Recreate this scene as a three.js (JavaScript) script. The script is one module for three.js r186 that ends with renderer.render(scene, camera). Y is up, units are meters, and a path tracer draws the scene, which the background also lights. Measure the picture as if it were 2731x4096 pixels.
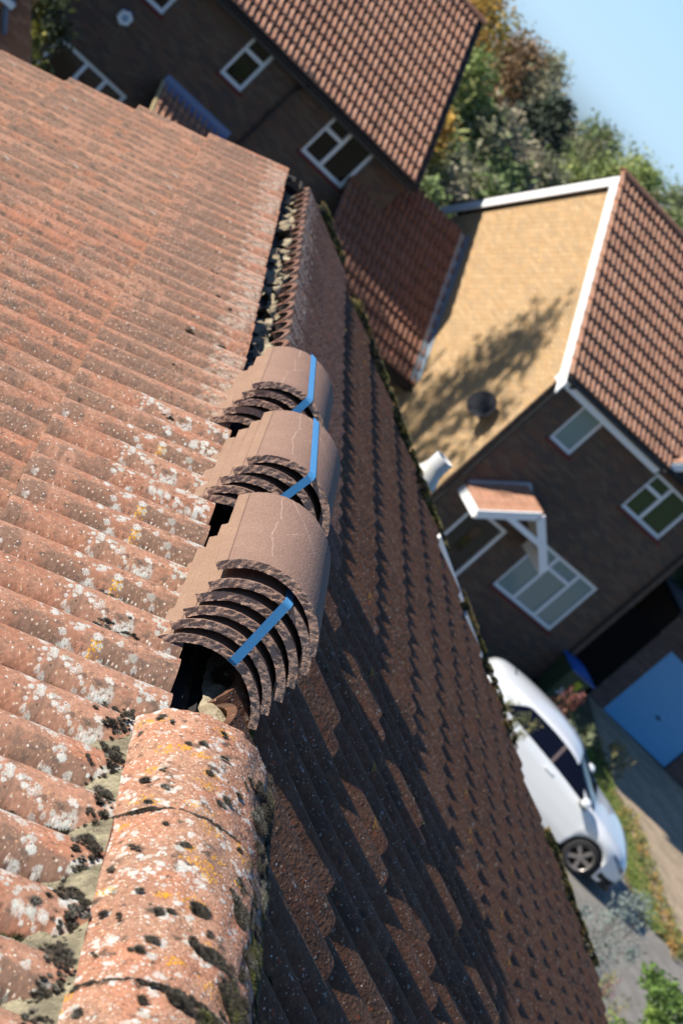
import * as THREE from 'three';
import { mergeGeometries, toCreasedNormals } from 'three/addons/utils/BufferGeometryUtils.js';
import { RoundedBoxGeometry } from 'three/addons/geometries/RoundedBoxGeometry.js';
import { FontLoader } from 'three/addons/loaders/FontLoader.js';
import { TextGeometry } from 'three/addons/geometries/TextGeometry.js';

// ---------------------------------------------------------------- camera, sky, sun, exposure
const scene = new THREE.Scene();
const camera = new THREE.PerspectiveCamera(30.46, 682 / 1024, 0.1, 900);
camera.position.set(-0.8584, 8.3691, 0);
camera.quaternion.setFromRotationMatrix(new THREE.Matrix4().makeBasis(
  new THREE.Vector3(0.69365, 0.720287, -0.005999),
  new THREE.Vector3(-0.682928, 0.654978, -0.32344),
  new THREE.Vector3(-0.22904, 0.228451, 0.94623)));
camera.focus = 3.5; camera.userData.fStop = 7;
camera.updateMatrixWorld(true);
const renderer = new THREE.WebGLRenderer({ antialias: true });
renderer.toneMapping = THREE.LinearToneMapping;
renderer.toneMappingExposure = 1.5;
renderer.shadowMap.enabled = true;

{ // clear autumn sky: pale near the horizon, deeper overhead
  const W = 64, H = 128, d = new Float32Array(W * H * 4);
  const stops = [[-90, .04, .042, .042], [-6, .10, .12, .13], [0, .40, .56, .70], [4, .34, .53, .70], [12, .18, .34, .56], [26, .055, .13, .30], [90, .02, .055, .16]];
  for (let j = 0; j < H; j++) {
    const e = (j + .5) / H * 180 - 90;
    let k = 0; while (k < stops.length - 2 && e > stops[k + 1][0]) k++;
    const a = stops[k], b = stops[k + 1], t = Math.min(1, Math.max(0, (e - a[0]) / (b[0] - a[0])));
    for (let i = 0; i < W; i++) { const o = (j * W + i) * 4; for (let c = 0; c < 3; c++) d[o + c] = a[c + 1] + (b[c + 1] - a[c + 1]) * t; d[o + 3] = 1; }
  }
  const t = new THREE.DataTexture(d, W, H, THREE.RGBAFormat, THREE.FloatType);
  t.mapping = THREE.EquirectangularReflectionMapping; t.magFilter = THREE.LinearFilter; t.minFilter = THREE.LinearFilter; t.needsUpdate = true;
  scene.background = t; scene.environment = t;
}
const SUN_EL = 28.4 * Math.PI / 180, SUN_AZ = 6 * Math.PI / 180;     // from the left, square to the ridge
const sunDir = new THREE.Vector3(-Math.cos(SUN_EL) * Math.cos(SUN_AZ), Math.sin(SUN_EL), Math.cos(SUN_EL) * Math.sin(SUN_AZ));
const sun = new THREE.DirectionalLight(new THREE.Color(1, .93, .82), 5);
sun.position.copy(sunDir).multiplyScalar(80).add(new THREE.Vector3(4, 4, -20)); sun.target.position.set(4, 4, -20);
sun.castShadow = true; sun.shadow.mapSize.set(4096, 4096); sun.shadow.radius = 1;
Object.assign(sun.shadow.camera, { left: -45, right: 45, top: 45, bottom: -45, near: 1, far: 200 });
scene.add(sun, sun.target);

// ---------------------------------------------------------------- helpers
function rng(seed) { let a = seed >>> 0; return () => { a = (a + 0x6D2B79F5) >>> 0; let t = a; t = Math.imul(t ^ (t >>> 15), t | 1); t ^= t + Math.imul(t ^ (t >>> 7), t | 61); return ((t ^ (t >>> 14)) >>> 0) / 4294967296; }; }
const R0 = rng(7);
const V3 = (x, y, z) => new THREE.Vector3(x, y, z);
const lerp = (a, b, t) => a + (b - a) * t, clamp = (x, a = 0, b = 1) => Math.min(b, Math.max(a, x)), sstep = (a, b, x) => { const t = clamp((x - a) / (b - a)); return t * t * (3 - 2 * t); };
function lattice(seed, P) { const r = rng(seed), a = new Float32Array(P * P); for (let i = 0; i < a.length; i++) a[i] = r(); return (x, y) => { const xi = Math.floor(x), yi = Math.floor(y), fx = x - xi, fy = y - yi, u = fx * fx * (3 - 2 * fx), v = fy * fy * (3 - 2 * fy); const m = n => ((n % P) + P) % P, x0 = m(xi), x1 = m(xi + 1), y0 = m(yi) * P, y1 = m(yi + 1) * P; return lerp(lerp(a[y0 + x0], a[y0 + x1], u), lerp(a[y1 + x0], a[y1 + x1], u), v); }; }
function fbm(seed, P, oct) { const L = []; for (let o = 0; o < oct; o++) L.push(lattice(seed + o * 17, P << o)); return (x, y) => { let s = 0, w = .5, n = 0; for (let o = 0; o < oct; o++) { s += L[o](x * P * (1 << o), y * P * (1 << o)) * w; n += w; w *= .55; } return s / n; }; }   // x, y in 0..1, tileable
function noise3(x, y, z) { const s = Math.sin(x * 12.9898 + y * 78.233 + z * 37.719) * 43758.5453; return s - Math.floor(s); }
function vnoise3(x, y, z) { const xi = Math.floor(x), yi = Math.floor(y), zi = Math.floor(z), f = t => t * t * (3 - 2 * t), u = f(x - xi), v = f(y - yi), w = f(z - zi); const n = (a, b, c) => noise3(xi + a, yi + b, zi + c); return lerp(lerp(lerp(n(0, 0, 0), n(1, 0, 0), u), lerp(n(0, 1, 0), n(1, 1, 0), u), v), lerp(lerp(n(0, 0, 1), n(1, 0, 1), u), lerp(n(0, 1, 1), n(1, 1, 1), u), v), w); }
class Canvas {                                                         // a tileable picture held as floats, linear colours
  constructor(n) { this.n = n; this.c = new Float32Array(n * n * 3); this.h = new Float32Array(n * n); }
  fill(fn) { const n = this.n; for (let j = 0; j < n; j++) for (let i = 0; i < n; i++) { const o = j * n + i, [r, g, b, h] = fn(i / n, j / n); this.c[o * 3] = r; this.c[o * 3 + 1] = g; this.c[o * 3 + 2] = b; this.h[o] = h ?? .5; } return this; }
  blob(x, y, r, col, { hard = .5, rag = .35, alpha = 1, dh = 0, rnd, stretch = 1, holes = 0 }) {
    const n = this.n, ph = [rnd() * 6.3, rnd() * 6.3, rnd() * 6.3], R = Math.ceil(r * (1 + rag) * Math.max(1, stretch)) + 1;
    for (let dj = -R; dj <= R; dj++) for (let di = -R; di <= R; di++) {
      const q = Math.hypot(di / stretch, dj), a = Math.atan2(dj, di / stretch), e = r * (1 + rag * (.5 * Math.sin(3 * a + ph[0]) + .3 * Math.sin(5 * a + ph[1]) + .35 * Math.sin(9 * a + ph[2])));
      let k = sstep(e, e * hard, q) * alpha; if (k <= 0) continue;
      if (holes && rnd() < holes) k *= .2;
      const o = (((Math.round(y) + dj) % n + n) % n) * n + ((Math.round(x) + di) % n + n) % n;
      for (let c = 0; c < 3; c++) this.c[o * 3 + c] = lerp(this.c[o * 3 + c], col[c] * (.88 + .24 * rnd()), k);
      this.h[o] += dh * k;
    }
  }
  map() { const n = this.n, d = new Uint8Array(n * n * 4), g = x => 255 * (x <= .0031308 ? 12.92 * x : 1.055 * Math.pow(x, 1 / 2.4) - .055); for (let o = 0; o < n * n; o++) { for (let c = 0; c < 3; c++) d[o * 4 + c] = clamp(g(clamp(this.c[o * 3 + c])), 0, 255); d[o * 4 + 3] = 255; } return tex(d, n, true); }
  bump() { const n = this.n, d = new Uint8Array(n * n * 4); for (let o = 0; o < n * n; o++) { const v = clamp(this.h[o]) * 255; d[o * 4] = d[o * 4 + 1] = d[o * 4 + 2] = v; d[o * 4 + 3] = 255; } return tex(d, n, false); }
}
function tex(d, n, srgb) { const t = new THREE.DataTexture(d, n, n, THREE.RGBAFormat); t.wrapS = t.wrapT = THREE.RepeatWrapping; t.magFilter = THREE.LinearFilter; t.minFilter = THREE.LinearMipmapLinearFilter; t.generateMipmaps = true; if (srgb) t.colorSpace = THREE.SRGBColorSpace; t.needsUpdate = true; return t; }
const sized = (t, m) => { t.repeat.set(1 / m, 1 / m); return t; };
const lin = (r, g, b) => new THREE.Color().setRGB(r, g, b);
const std = (r, g, b, roughness = .9, extra = {}) => new THREE.MeshStandardMaterial({ color: lin(r, g, b), roughness, ...extra });

function gridGeo(nu, nv, fn, flip = false) {                           // fn(i/nu, j/nv) -> [x, y, z, u, v]
  const p = [], uv = [], ix = [];
  for (let j = 0; j <= nv; j++) for (let i = 0; i <= nu; i++) { const q = fn(i / nu, j / nv, i, j); p.push(q[0], q[1], q[2]); uv.push(q[3] ?? i / nu, q[4] ?? j / nv); }
  for (let j = 0; j < nv; j++) for (let i = 0; i < nu; i++) { const a = j * (nu + 1) + i, b = a + nu + 1, c = a + 1, d = b + 1; flip ? ix.push(a, c, b, b, c, d) : ix.push(a, b, c, b, d, c); }
  const g = new THREE.BufferGeometry(); g.setAttribute('position', new THREE.Float32BufferAttribute(p, 3)); g.setAttribute('uv', new THREE.Float32BufferAttribute(uv, 2)); g.setIndex(ix); g.computeVertexNormals(); return g;
}
const flat = g => { const a = g.index ? g.toNonIndexed() : g.clone(); for (const k of Object.keys(a.attributes)) if (!['position', 'normal', 'uv', 'color'].includes(k)) a.deleteAttribute(k); return a; };
const join = (list, groups = false) => mergeGeometries(list.map(flat), groups);
function box(x0, x1, y0, y1, z0, z1) { const g = new THREE.BoxGeometry(x1 - x0, y1 - y0, z1 - z0); g.translate((x0 + x1) / 2, (y0 + y1) / 2, (z0 + z1) / 2); return boxUV(g); }
function boxUV(g) { const p = g.attributes.position, n = g.attributes.normal, u = []; for (let i = 0; i < p.count; i++) { const ax = Math.abs(n.getX(i)), ay = Math.abs(n.getY(i)), az = Math.abs(n.getZ(i)); if (ax > ay && ax > az) u.push(p.getZ(i), p.getY(i)); else if (ay > az) u.push(p.getX(i), p.getZ(i)); else u.push(p.getX(i), p.getY(i)); } g.setAttribute('uv', new THREE.Float32BufferAttribute(u, 2)); return g; }
function rbox(w, h, d, r = .01, seg = 2) { return boxUV(new RoundedBoxGeometry(w, h, d, seg, r)); }
function bar(a, b, w, h) { const d = V3(...b).sub(V3(...a)), L = d.length(), g = new THREE.BoxGeometry(w, h, L); boxUV(g); g.lookAt(d.clone().normalize()); g.translate((a[0] + b[0]) / 2, (a[1] + b[1]) / 2, (a[2] + b[2]) / 2); return g; }
function tube(pts, r, seg = 8, n = pts.length * 4) { return new THREE.TubeGeometry(new THREE.CatmullRomCurve3(pts.map(p => V3(...p)), false, 'catmullrom', .2), n, r, seg, false); }
const taken = {};
function numbered(n) { taken[n] = (taken[n] ?? -1) + 1; return taken[n] ? n + '_' + String(taken[n]).padStart(3, '0') : n; }
function thing(name, label, category, pos = [0, 0, 0], turn = 0, group) { const g = new THREE.Group(); g.name = numbered(name); g.position.set(...pos); g.rotation.y = turn; g.userData = { label, category }; if (group) g.userData.group = group; scene.add(g); return g; }
function part(name, geo, mat, parent, stuff) { const m = new THREE.Mesh(geo, mat); m.name = name; m.castShadow = m.receiveShadow = true; parent.add(m); if (stuff) m.userData.kind = 'stuff'; return m; }
function solo(name, geo, mat, label, category, pos = [0, 0, 0], turn = 0, group) { const m = new THREE.Mesh(geo, mat); m.name = numbered(name); m.castShadow = m.receiveShadow = true; m.position.set(...pos); m.rotation.y = turn; m.userData = { label, category }; if (group) m.userData.group = group; scene.add(m); return m; }
function setting(name, geo, mat, y = 0) { const m = new THREE.Mesh(geo, mat); m.name = numbered(name); m.receiveShadow = true; m.position.y = y; m.userData = { kind: 'structure' }; scene.add(m); return m; }
camera.matrixWorldInverse.copy(camera.matrixWorld).invert();
function seenSize(p) {                                                 // rough size on screen of a unit at p, 0 when far outside the view
  const q = p.clone().applyMatrix4(camera.matrixWorldInverse); if (q.z > -.5) return 0;
  const t = Math.tan(15.23 * Math.PI / 180), x = q.x / -q.z / (t * .666), y = q.y / -q.z / t, o = Math.max(Math.abs(x), Math.abs(y));
  return o > 1.06 ? .001 / -q.z : 1 / -q.z;
}
function tinted(geo, c) { const g = flat(geo), n = g.attributes.position.count, a = new Float32Array(n * 3); for (let i = 0; i < n; i++) { a[i * 3] = c[0]; a[i * 3 + 1] = c[1]; a[i * 3 + 2] = c[2]; } g.setAttribute('color', new THREE.BufferAttribute(a, 3)); return g; }

// ---------------------------------------------------------------- surfaces
function tileSkin(seed, n, metres, o) {                                // weathered concrete tile with grit, soot and lichen
  const r = rng(seed), big = fbm(seed + 1, 3, 5), mid = fbm(seed + 2, 12, 4), fine = fbm(seed + 3, 128, 3), soot = fbm(seed + 4, 6, 5), px = n / metres;
  const C = new Canvas(n).fill((x, y) => {
    const b = big(x, y), m = mid(x, y), f = fine(x, y), s = sstep(.52, .75, soot(x, y)) * o.soot, g = .62 + .38 * b + .5 * (m - .5) + .65 * (f - .5);
    const k = sstep(.35, .7, m);
    let stainShade = 0;                                                     // patchy stains plus painted shade giving relief to one flank of each roll
    if (o.flank) { const ph = ((x * metres) % .15 + .15) % .15, j = .055 * (mid(x * 2, y) - .5) + .05 * (big(x * 3, y * 2) - .5) + .02 * (f - .5), q = soot((y * 2) % 1, x); stainShade = sstep(.088, .096, ph + 1.3 * j) * (.25 + .75 * sstep(.4, .47, q + .1 * (f - .5))); }
    return [0, 1, 2].map(c => lerp(lerp(lerp(o.a[c], o.b[c], k) * g, o.dirt[c], s * .75), o.dirt[c] * (.75 + .6 * f), stainShade * .72)).concat(.45 + .5 * (f - .5) + .25 * (m - .5));
  });
  if (o.flank) for (let i = 0; i < o.flank; i++) { const roll = Math.floor(r() * metres / .15 + .001), ph = .116 + .036 * (r() + r() - 1); C.blob((roll * .15 + ph) * px, r() * n, (.004 + .013 * r() * r()) * px, r() < .7 ? [.115, .085, .07] : [.075, .062, .052], { hard: .35, rag: .4, alpha: .3 + .5 * r(), rnd: r, stretch: .7, holes: .25 }); }  // stain blotches that also deepen the painted shade of the flank
  if (o.head) for (let i = 0; i < o.head; i++) { const v = (metres - (o.headV ?? .42) + .01 + .1 * Math.pow(r(), 1.5)); const xx = r(); if (big(xx, v * 3) < .47 && r() < .7) continue; C.blob(xx * n, v * px, (.004 + .017 * r() * r()) * px, r() < .6 ? [.42, .35, .29] : [.45, .31, .24], { hard: .4, rag: .4, alpha: .25 + .45 * r(), dh: .12, rnd: r, holes: .2 }); }
  if (o.chips) for (let i = 0; i < o.chips; i++) C.blob(r() * n, r() * n, (.0025 + .006 * r() * r()) * px, r() < .6 ? [.33, .085, .035] : r() < .5 ? [.3, .16, .07] : [.34, .31, .26], { hard: .5, rag: .35, alpha: .55 + .4 * r(), dh: .1, rnd: r, holes: .15 });
  if (o.crown) for (let i = 0; i < o.crown; i++) { const v = metres - .42 + .02 + .24 * Math.pow(r(), 1.4); let x = r() * n; for (let q = 0; q < 4; q++) C.blob(x + (r() - .5) * .03 * px, v * px + (r() - .5) * .03 * px, (.004 + .011 * r() * r()) * px, r() < .8 ? [.52, .53, .5] : [.42, .45, .42], { hard: .6, rag: .2, alpha: .5 + .45 * r(), dh: .12, rnd: r, holes: .2 }); }
  for (let i = 0; i < o.grit; i++) { const t = r(), col = t < .4 ? [.62, .52, .42] : t < .7 ? [.5, .3, .17] : t < .85 ? [.75, .72, .66] : [.1, .06, .05]; C.blob(r() * n, r() * n, (.0009 + r() * r() * .0022) * px, col, { hard: .4, rag: .3, alpha: .85, dh: .16, rnd: r }); }
  for (let i = 0; i < o.black; i++) C.blob(r() * n, r() * n, (.003 + r() * r() * .014) * px, [.045, .04, .035], { hard: .3, rag: .5, alpha: .55 + .4 * r(), dh: .1, rnd: r, holes: .2 });
  for (let i = 0; i < o.grey; i++) { let x = r() * n, y = r() * n; const k = 1 + Math.floor(r() * 6); for (let q = 0; q < k; q++) { C.blob(x, y, (.0022 + r() * r() * .0085) * px, r() < .8 ? [.56, .56, .53] : [.44, .47, .44], { hard: .55, rag: .16, alpha: .5 + .45 * r(), dh: .12, rnd: r, holes: .22 }); x += (r() - .5) * .024 * px; y += (r() - .5) * .024 * px; } }
  for (let i = 0; i < o.gold; i++) { let x = r() * n, y = r() * n; const sp = .012 + .016 * r(); for (let q = 0; q < 34; q++) { const an = r() * 6.283, rd = sp * Math.sqrt(r()) * (.6 + .6 * r()); C.blob(x + rd * Math.cos(an) * px, y + .7 * rd * Math.sin(an) * px, (.001 + r() * r() * .003) * px, [.6, .29, .018], { hard: .6, rag: .5, alpha: .9, dh: .14, rnd: r, holes: .1 }); } }
  return { map: sized(C.map(), metres), bumpMap: sized(C.bump(), metres) };
}
const skin = (s, bumpScale, extra = {}) => new THREE.MeshPhysicalMaterial({ ...s, bumpScale, roughness: .95, specularIntensity: .3, ...extra });
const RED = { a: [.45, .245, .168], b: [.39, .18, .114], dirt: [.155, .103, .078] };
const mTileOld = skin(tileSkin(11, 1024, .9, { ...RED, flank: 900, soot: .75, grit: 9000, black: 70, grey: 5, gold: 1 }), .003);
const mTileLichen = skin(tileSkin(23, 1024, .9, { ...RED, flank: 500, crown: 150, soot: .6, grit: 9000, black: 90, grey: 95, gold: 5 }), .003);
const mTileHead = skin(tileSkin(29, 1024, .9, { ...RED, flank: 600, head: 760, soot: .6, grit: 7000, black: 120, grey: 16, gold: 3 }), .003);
const mTileShadeHead = skin(tileSkin(43, 1024, .9, { a: [.25, .14, .105], b: [.19, .095, .068], dirt: [.07, .05, .042], soot: .6, head: 700, headV: .478, grit: 3200, black: 160, chips: 300, grey: 20, gold: 3 }), .0036);  // same shade-darkened tile colour, with mortar left at the heads
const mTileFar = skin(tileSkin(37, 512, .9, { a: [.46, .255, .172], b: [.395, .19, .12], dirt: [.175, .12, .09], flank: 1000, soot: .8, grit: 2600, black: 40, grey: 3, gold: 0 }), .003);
const mTileShade = skin(tileSkin(41, 1024, .9, { a: [.175, .095, .062], b: [.135, .064, .04], dirt: [.048, .034, .027], soot: .7, grit: 3200, black: 160, chips: 520, grey: 12, gold: 1 }), .0036);  // red tile, grimier, its colour also darkened to deepen this slope's shade
const mCap = skin(tileSkin(53, 1024, .62, { a: [.47, .26, .175], b: [.40, .19, .12], dirt: [.2, .14, .11], soot: .4, grit: 10000, black: 320, grey: 420, gold: 42 }), .0036);
const noiseSkin = (seed, n, metres, a, b, amp = .5, P = 16) => { const f = fbm(seed, P, 5), g = fbm(seed + 9, P * 8, 3), C = new Canvas(n).fill((x, y) => { const k = f(x, y), q = g(x, y), m = 1 - amp / 2 + amp * q; return [0, 1, 2].map(c => lerp(a[c], b[c], sstep(.3, .7, k)) * m).concat(.5 * k + .5 * q); }); return { map: sized(C.map(), metres), bumpMap: sized(C.bump(), metres) }; };
const mMortar = skin(noiseSkin(61, 512, .4, [.30, .265, .18], [.17, .15, .105], .7), .008);
const mWhite = std(.74, .75, .76, .45);
const mWhiteTrim = std(.78, .79, .80, .5);
const mLead = std(.16, .2, .27, .55, { metalness: .25 });
const mBlackPlastic = std(.012, .012, .014, .45);
const mGlassDark = new THREE.MeshPhysicalMaterial({ color: lin(.008, .010, .012), roughness: .06, specularIntensity: 1, ior: 1.5 });
const mGlassTeal = new THREE.MeshPhysicalMaterial({ color: lin(.19, .27, .265), roughness: .12, ior: 1.5 });
const mGlassGreen = new THREE.MeshPhysicalMaterial({ ...{ color: lin(.035, .065, .03), roughness: .1, ior: 1.5 } });
const mTimber = skin(noiseSkin(67, 256, .5, [.20, .15, .10], [.12, .085, .055], .6, 8), .002);
// ---------------------------------------------------------------- the house we stand on
const APEX = 7.25, PITCH = 24.3 * Math.PI / 180, CP = Math.cos(PITCH), SP = Math.sin(PITCH), ZFAR = -9.234, GAUGE = .353, TL = .42, ROLLH = .053;
function tileGeo(H, th, rollSeg, rows, offU, offV, len = TL, warp = 0) {
  const prof = [], at = [0, .055, .06, .085, .13, .19, .27, .38, .5, .62, .73, .81, .87, .915, .94, .945];   // barrel roll with a narrow valley
  for (const c of [-.15, 0]) for (const t of at) prof.push(c + .15 * t);
  prof.push(.15);
  const hgt = a => { const t = (((a + .15) / .15) % 1 + 1) % 1; const e = (t - .5) / .441; return Math.abs(e) >= 1 ? 0 : H * Math.pow(1 - e * e, .56); };
  const n = prof.length - 1, top = (a, d) => hgt(a) - H - (d > -.004 ? .0025 : 0) + warp * Math.sin(a * 21 + d * 6);
  const ds = []; for (let j = 0; j < rows; j++) ds.push(-len + (len - .006) * j / (rows - 1)); ds.push(0);
  const U = a => a + offU, P = i => prof[i];
  return join([
    gridGeo(n, ds.length - 1, (u, v, i, j) => [P(i), top(P(i), ds[j]), ds[j], U(P(i)), ds[j] + offV]),
    gridGeo(n, 1, (u, v, i, j) => [P(i), top(P(i), -.1) - th, j ? 0 : -len, U(P(i)), (j ? 0 : -len) + offV], true),
    gridGeo(n, 1, (u, v, i, j) => [P(i), top(P(i), 0) - (j ? th : 0), 0, U(-.09 + .03 * u), offV + (j ? .02 : 0)]),
    gridGeo(n, 1, (u, v, i, j) => [P(i), top(P(i), -len) - (j ? th : 0), -len, U(P(i)), offV - len - (j ? .02 : 0)], true),
    gridGeo(1, 1, (u, v, i, j) => [.15, top(.15, -.1) - (i ? th : 0), j ? 0 : -len, U(.15) + i * .02, (j ? 0 : -len) + offV]),
    gridGeo(1, 1, (u, v, i, j) => [-.15, top(-.15, -.1) - (i ? th : 0), j ? 0 : -len, U(-.15) - i * .02, (j ? 0 : -len) + offV], true),
  ]);
}
const house = thing('tiled_house', 'house in the foreground with weathered red roll tiled roof and stripped ridge', 'house', [0, 0, -4.6]);
const HZ = 4.6;                                                        // children sit in the house's own frame
const inHouse = m => { m.position.z += HZ; return m; };
const sideWall = std(.16, .095, .065, .95);
{ // walls under the roof
  const s = new THREE.Shape([[-4.3, 0], [4.3, 0], [4.3, APEX - 4.3 * SP / CP - .12], [0, APEX - .14], [-4.3, APEX - 4.3 * SP / CP - .12]].map(p => new THREE.Vector2(...p)));
  const g = new THREE.ExtrudeGeometry(s, { depth: .25, bevelEnabled: false }); g.translate(0, 0, -9.12); inHouse(part('gable_wall', g, sideWall, house));
  inHouse(part('side_wall', box(4.04, 4.3, 0, 5.1, -8.87, 2.2), sideWall, house)); inHouse(part('side_wall', box(-4.3, -4.04, 0, 5.1, -8.87, 2.2), sideWall, house));
}
// under-deck: two sloping felt-covered slabs
const deck = (() => {
  const L = 5.1, t = .03, off = .128, mk = sx => { const g = new THREE.BoxGeometry(L, t, 11.3); g.translate(L / 2 + .07, -off, 0); g.rotateZ(-PITCH); if (sx < 0) g.scale(-1, 1, 1); g.translate(0, APEX, -9.1 + 5.65); const f = flat(g); if (sx < 0) { const p = f.attributes.position, nn = f.attributes.normal; for (let i = 0; i < p.count; i += 3) for (const at of [p, nn]) { const x = at.getX(i + 1), y = at.getY(i + 1), z = at.getZ(i + 1); at.setXYZ(i + 1, at.getX(i + 2), at.getY(i + 2), at.getZ(i + 2)); at.setXYZ(i + 2, x, y, z); } } return f; };
  return inHouse(part('roof', join([mk(1), mk(-1)]), std(.022, .02, .019, .95), house));
})();
const roofPart = (name, geo, mat, stuff) => part(name, geo, mat, deck, stuff);        // deck already sits in the house frame with the same offset
// tiles
const nearTiles = Array.from({ length: 6 }, (_, k) => tileGeo(ROLLH, .014, 12, 4, k * .15, k * .211, TL, .0012));
const TILT = -.088, topTiles = Array.from({ length: 3 }, (_, k) => tileGeo(ROLLH, .02, 12, 4, k * .15, 0, .478, .0012)), headTiles = Array.from({ length: 3 }, (_, k) => tileGeo(ROLLH, .015, 12, 4, k * .15 + .3, 0, TL, .0012));
const basisL = new THREE.Matrix4().makeBasis(V3(0, 0, 1), V3(-SP, CP, 0), V3(-CP, -SP, 0)), basisR = new THREE.Matrix4().makeBasis(V3(0, 0, -1), V3(SP, CP, 0), V3(CP, -SP, 0));
const tileSpots = [];
for (const side of [-1, 1]) for (let k = 0; k < 13; k++) for (let j = 0; j < 31; j++) {
  const s = (side < 0 ? .521 : .544) + k * GAUGE + (R0() - .5) * .007, z = ZFAR + .15 + .3 * j, jig = (R0() - .5) * .012, lift = (R0() - .5) * .004, yaw = (R0() - .5) * .008;
  const m = new THREE.Matrix4().makeTranslation(side * s * CP, APEX - s * SP, z).multiply(side < 0 ? basisL : basisR).multiply(new THREE.Matrix4().makeTranslation(0, lift, 0)).multiply(new THREE.Matrix4().makeRotationFromEuler(new THREE.Euler((k ? TILT : -.042) + jig * .5, yaw, jig * .4)));
  const c = V3(side * (s - .17) * CP, APEX - (s - .17) * SP, z);
  let mat = side > 0 ? (k === 0 && z < -5 ? mTileShadeHead : mTileShade) : k === 0 && z < -4.7 ? mTileHead : z < -6.6 ? mTileFar : mTileOld;
  if (side < 0 && ((k === 0 && z > -4.7) || (k === 1 && z > -3.7) || (k === 2 && z > -3.0))) mat = R0() < .85 || k === 0 ? mTileLichen : mTileOld;
  tileSpots.push({ m, mat, geo: k === 0 ? (side > 0 ? topTiles : headTiles)[Math.floor(R0() * 3)] : nearTiles[Math.floor(R0() * 6)], score: seenSize(c) * (side < 0 ? 2 : 1), side, k, j, z });
}
tileSpots.sort((a, b) => b.score - a.score);
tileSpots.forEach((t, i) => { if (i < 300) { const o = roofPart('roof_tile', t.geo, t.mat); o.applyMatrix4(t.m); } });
for (const mat of [mTileShade, mTileShadeHead, mTileOld, mTileFar, mTileLichen, mTileHead]) { const rest = tileSpots.slice(300).filter(t => t.mat === mat); if (rest.length) roofPart('more_roof_tiles', join(rest.map(t => t.geo.clone().applyMatrix4(t.m))), mat, true); }

// ridge tiles, old and new
function archGeo({ W, sag, th, L, seg, endRows = 3, rough = .002, seed = 1, uOff = 0, taper = 0, bumpy = 0 }) {   // arch along -z from z = 0, its feet at y = 0
  const R = ((W / 2) ** 2 + sag ** 2) / (2 * sag), fm = Math.asin(W / 2 / R), r = rng(seed), jag = [];
  for (let i = 0; i <= seg; i++) jag.push([r(), r(), r(), r(), r()]);
  const P = (f, d, z) => { const e = R - d + taper * (z / L) + (bumpy ? bumpy * (vnoise3(f * 9 + seed, z * 22, seed) - .5) : 0); return [e * Math.sin(f), e * Math.cos(f) - R * Math.cos(fm), z]; };
  const F = u => (u * 2 - 1) * fm, nz = bumpy ? 16 : 4;
  const edge = (i, d) => rough * (vnoise3(i * .55 + seed * 3.1, d * 180, 2.2) - .5) * 2.2 + rough * (jag[i][0] - .5);
  const outer = gridGeo(seg, nz, (u, v, i, j) => { const z = lerp(-L, 0, v) + (j === nz ? edge(i, 0) : j === 0 ? edge(i, 7) : 0); return [...P(F(u), j === nz || j === 0 ? rough * .45 * jag[i][1] : 0, z), F(u) * R + uOff, z]; });
  const inner = gridGeo(seg, 2, (u, v, i, j) => [...P(F(u), th, lerp(-L, 0, v)), F(u) * R + uOff, lerp(-L, 0, v)], true);
  const end = (z0, face) => gridGeo(seg, endRows, (u, v, i, j) => { const inn = j > 0 && j < endRows, k = face > 0 ? 0 : 7, dz = inn ? rough * 2.6 * (vnoise3(i * .8 + seed, j * 1.7 + k, 5.5) - .5) + rough * (jag[i][j % 5] - .5) : edge(i, j === 0 ? k : k + 3); return [...P(F(u), j === 0 ? rough * .45 * jag[i][1] : th * v + (j === endRows ? rough * .6 * (jag[i][2] - .5) : 0), z0 + dz), F(u) * R + uOff, th * v + seed * .05]; }, face < 0);
  const foot = sgn => gridGeo(1, 2, (u, v, i, j) => { const z = lerp(-L, 0, v); return [...P(sgn * fm, u * th, z), u * th, z]; }, sgn < 0);
  return { skin: [outer, inner, foot(1), foot(-1)], ends: [end(0, 1), end(-L, -1)] };
}
// six old caps still bedded on the near end of the ridge
const capJoints = [-2.82, -2.47, -2.02, -1.57, -1.12, -.67, -.22];
for (let i = 0; i < 6; i++) {
  const L = capJoints[i + 1] - capJoints[i] - .006, a = archGeo({ W: .285, sag: .104, th: .019, L, seg: 30, rough: .003, seed: 70 + i, uOff: i * .23, bumpy: .008 }), o = roofPart('ridge_tile', join([...a.skin, ...a.ends]), mCap);
  o.position.set(-.008 + (R0() - .5) * .006, APEX - .05 + (i % 2) * .003, capJoints[i + 1] - .003); o.rotation.set((R0() - .5) * .012, (R0() - .5) * .014, (R0() - .5) * .03);
}
// mortar bedding below the caps and the rubble left in the open ridge
function lumpy(x0, x1, y0, y1, z0, z1, nx, nz, amp, seed, freq = 26) { return gridGeo(nx, nz, (u, v) => { const x = lerp(x0, x1, u), z = lerp(z0, z1, v), e = Math.sin(Math.PI * u); const q = vnoise3(x * freq, z * freq, seed) + .5 * vnoise3(x * freq * 3, z * freq * 3, seed + 5); return [x + amp * .4 * (vnoise3(z * 40, x * 40, seed) - .5), lerp(y0, y1, u) + amp * (q - .6) * (.35 + .65 * e), z, x, z]; }); }
roofPart('mortar_bedding', join([
  lumpy(-.205, -.128, APEX - .165, APEX - .075, -2.86, -.2, 8, 160, .022, 3, 34), lumpy(.115, .19, APEX - .075, APEX - .165, -2.83, -.2, 8, 160, .022, 9, 34)]), mMortar);
const mRubble = skin(noiseSkin(71, 256, .3, [.40, .34, .24], [.26, .21, .14], .6), .006);
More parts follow.
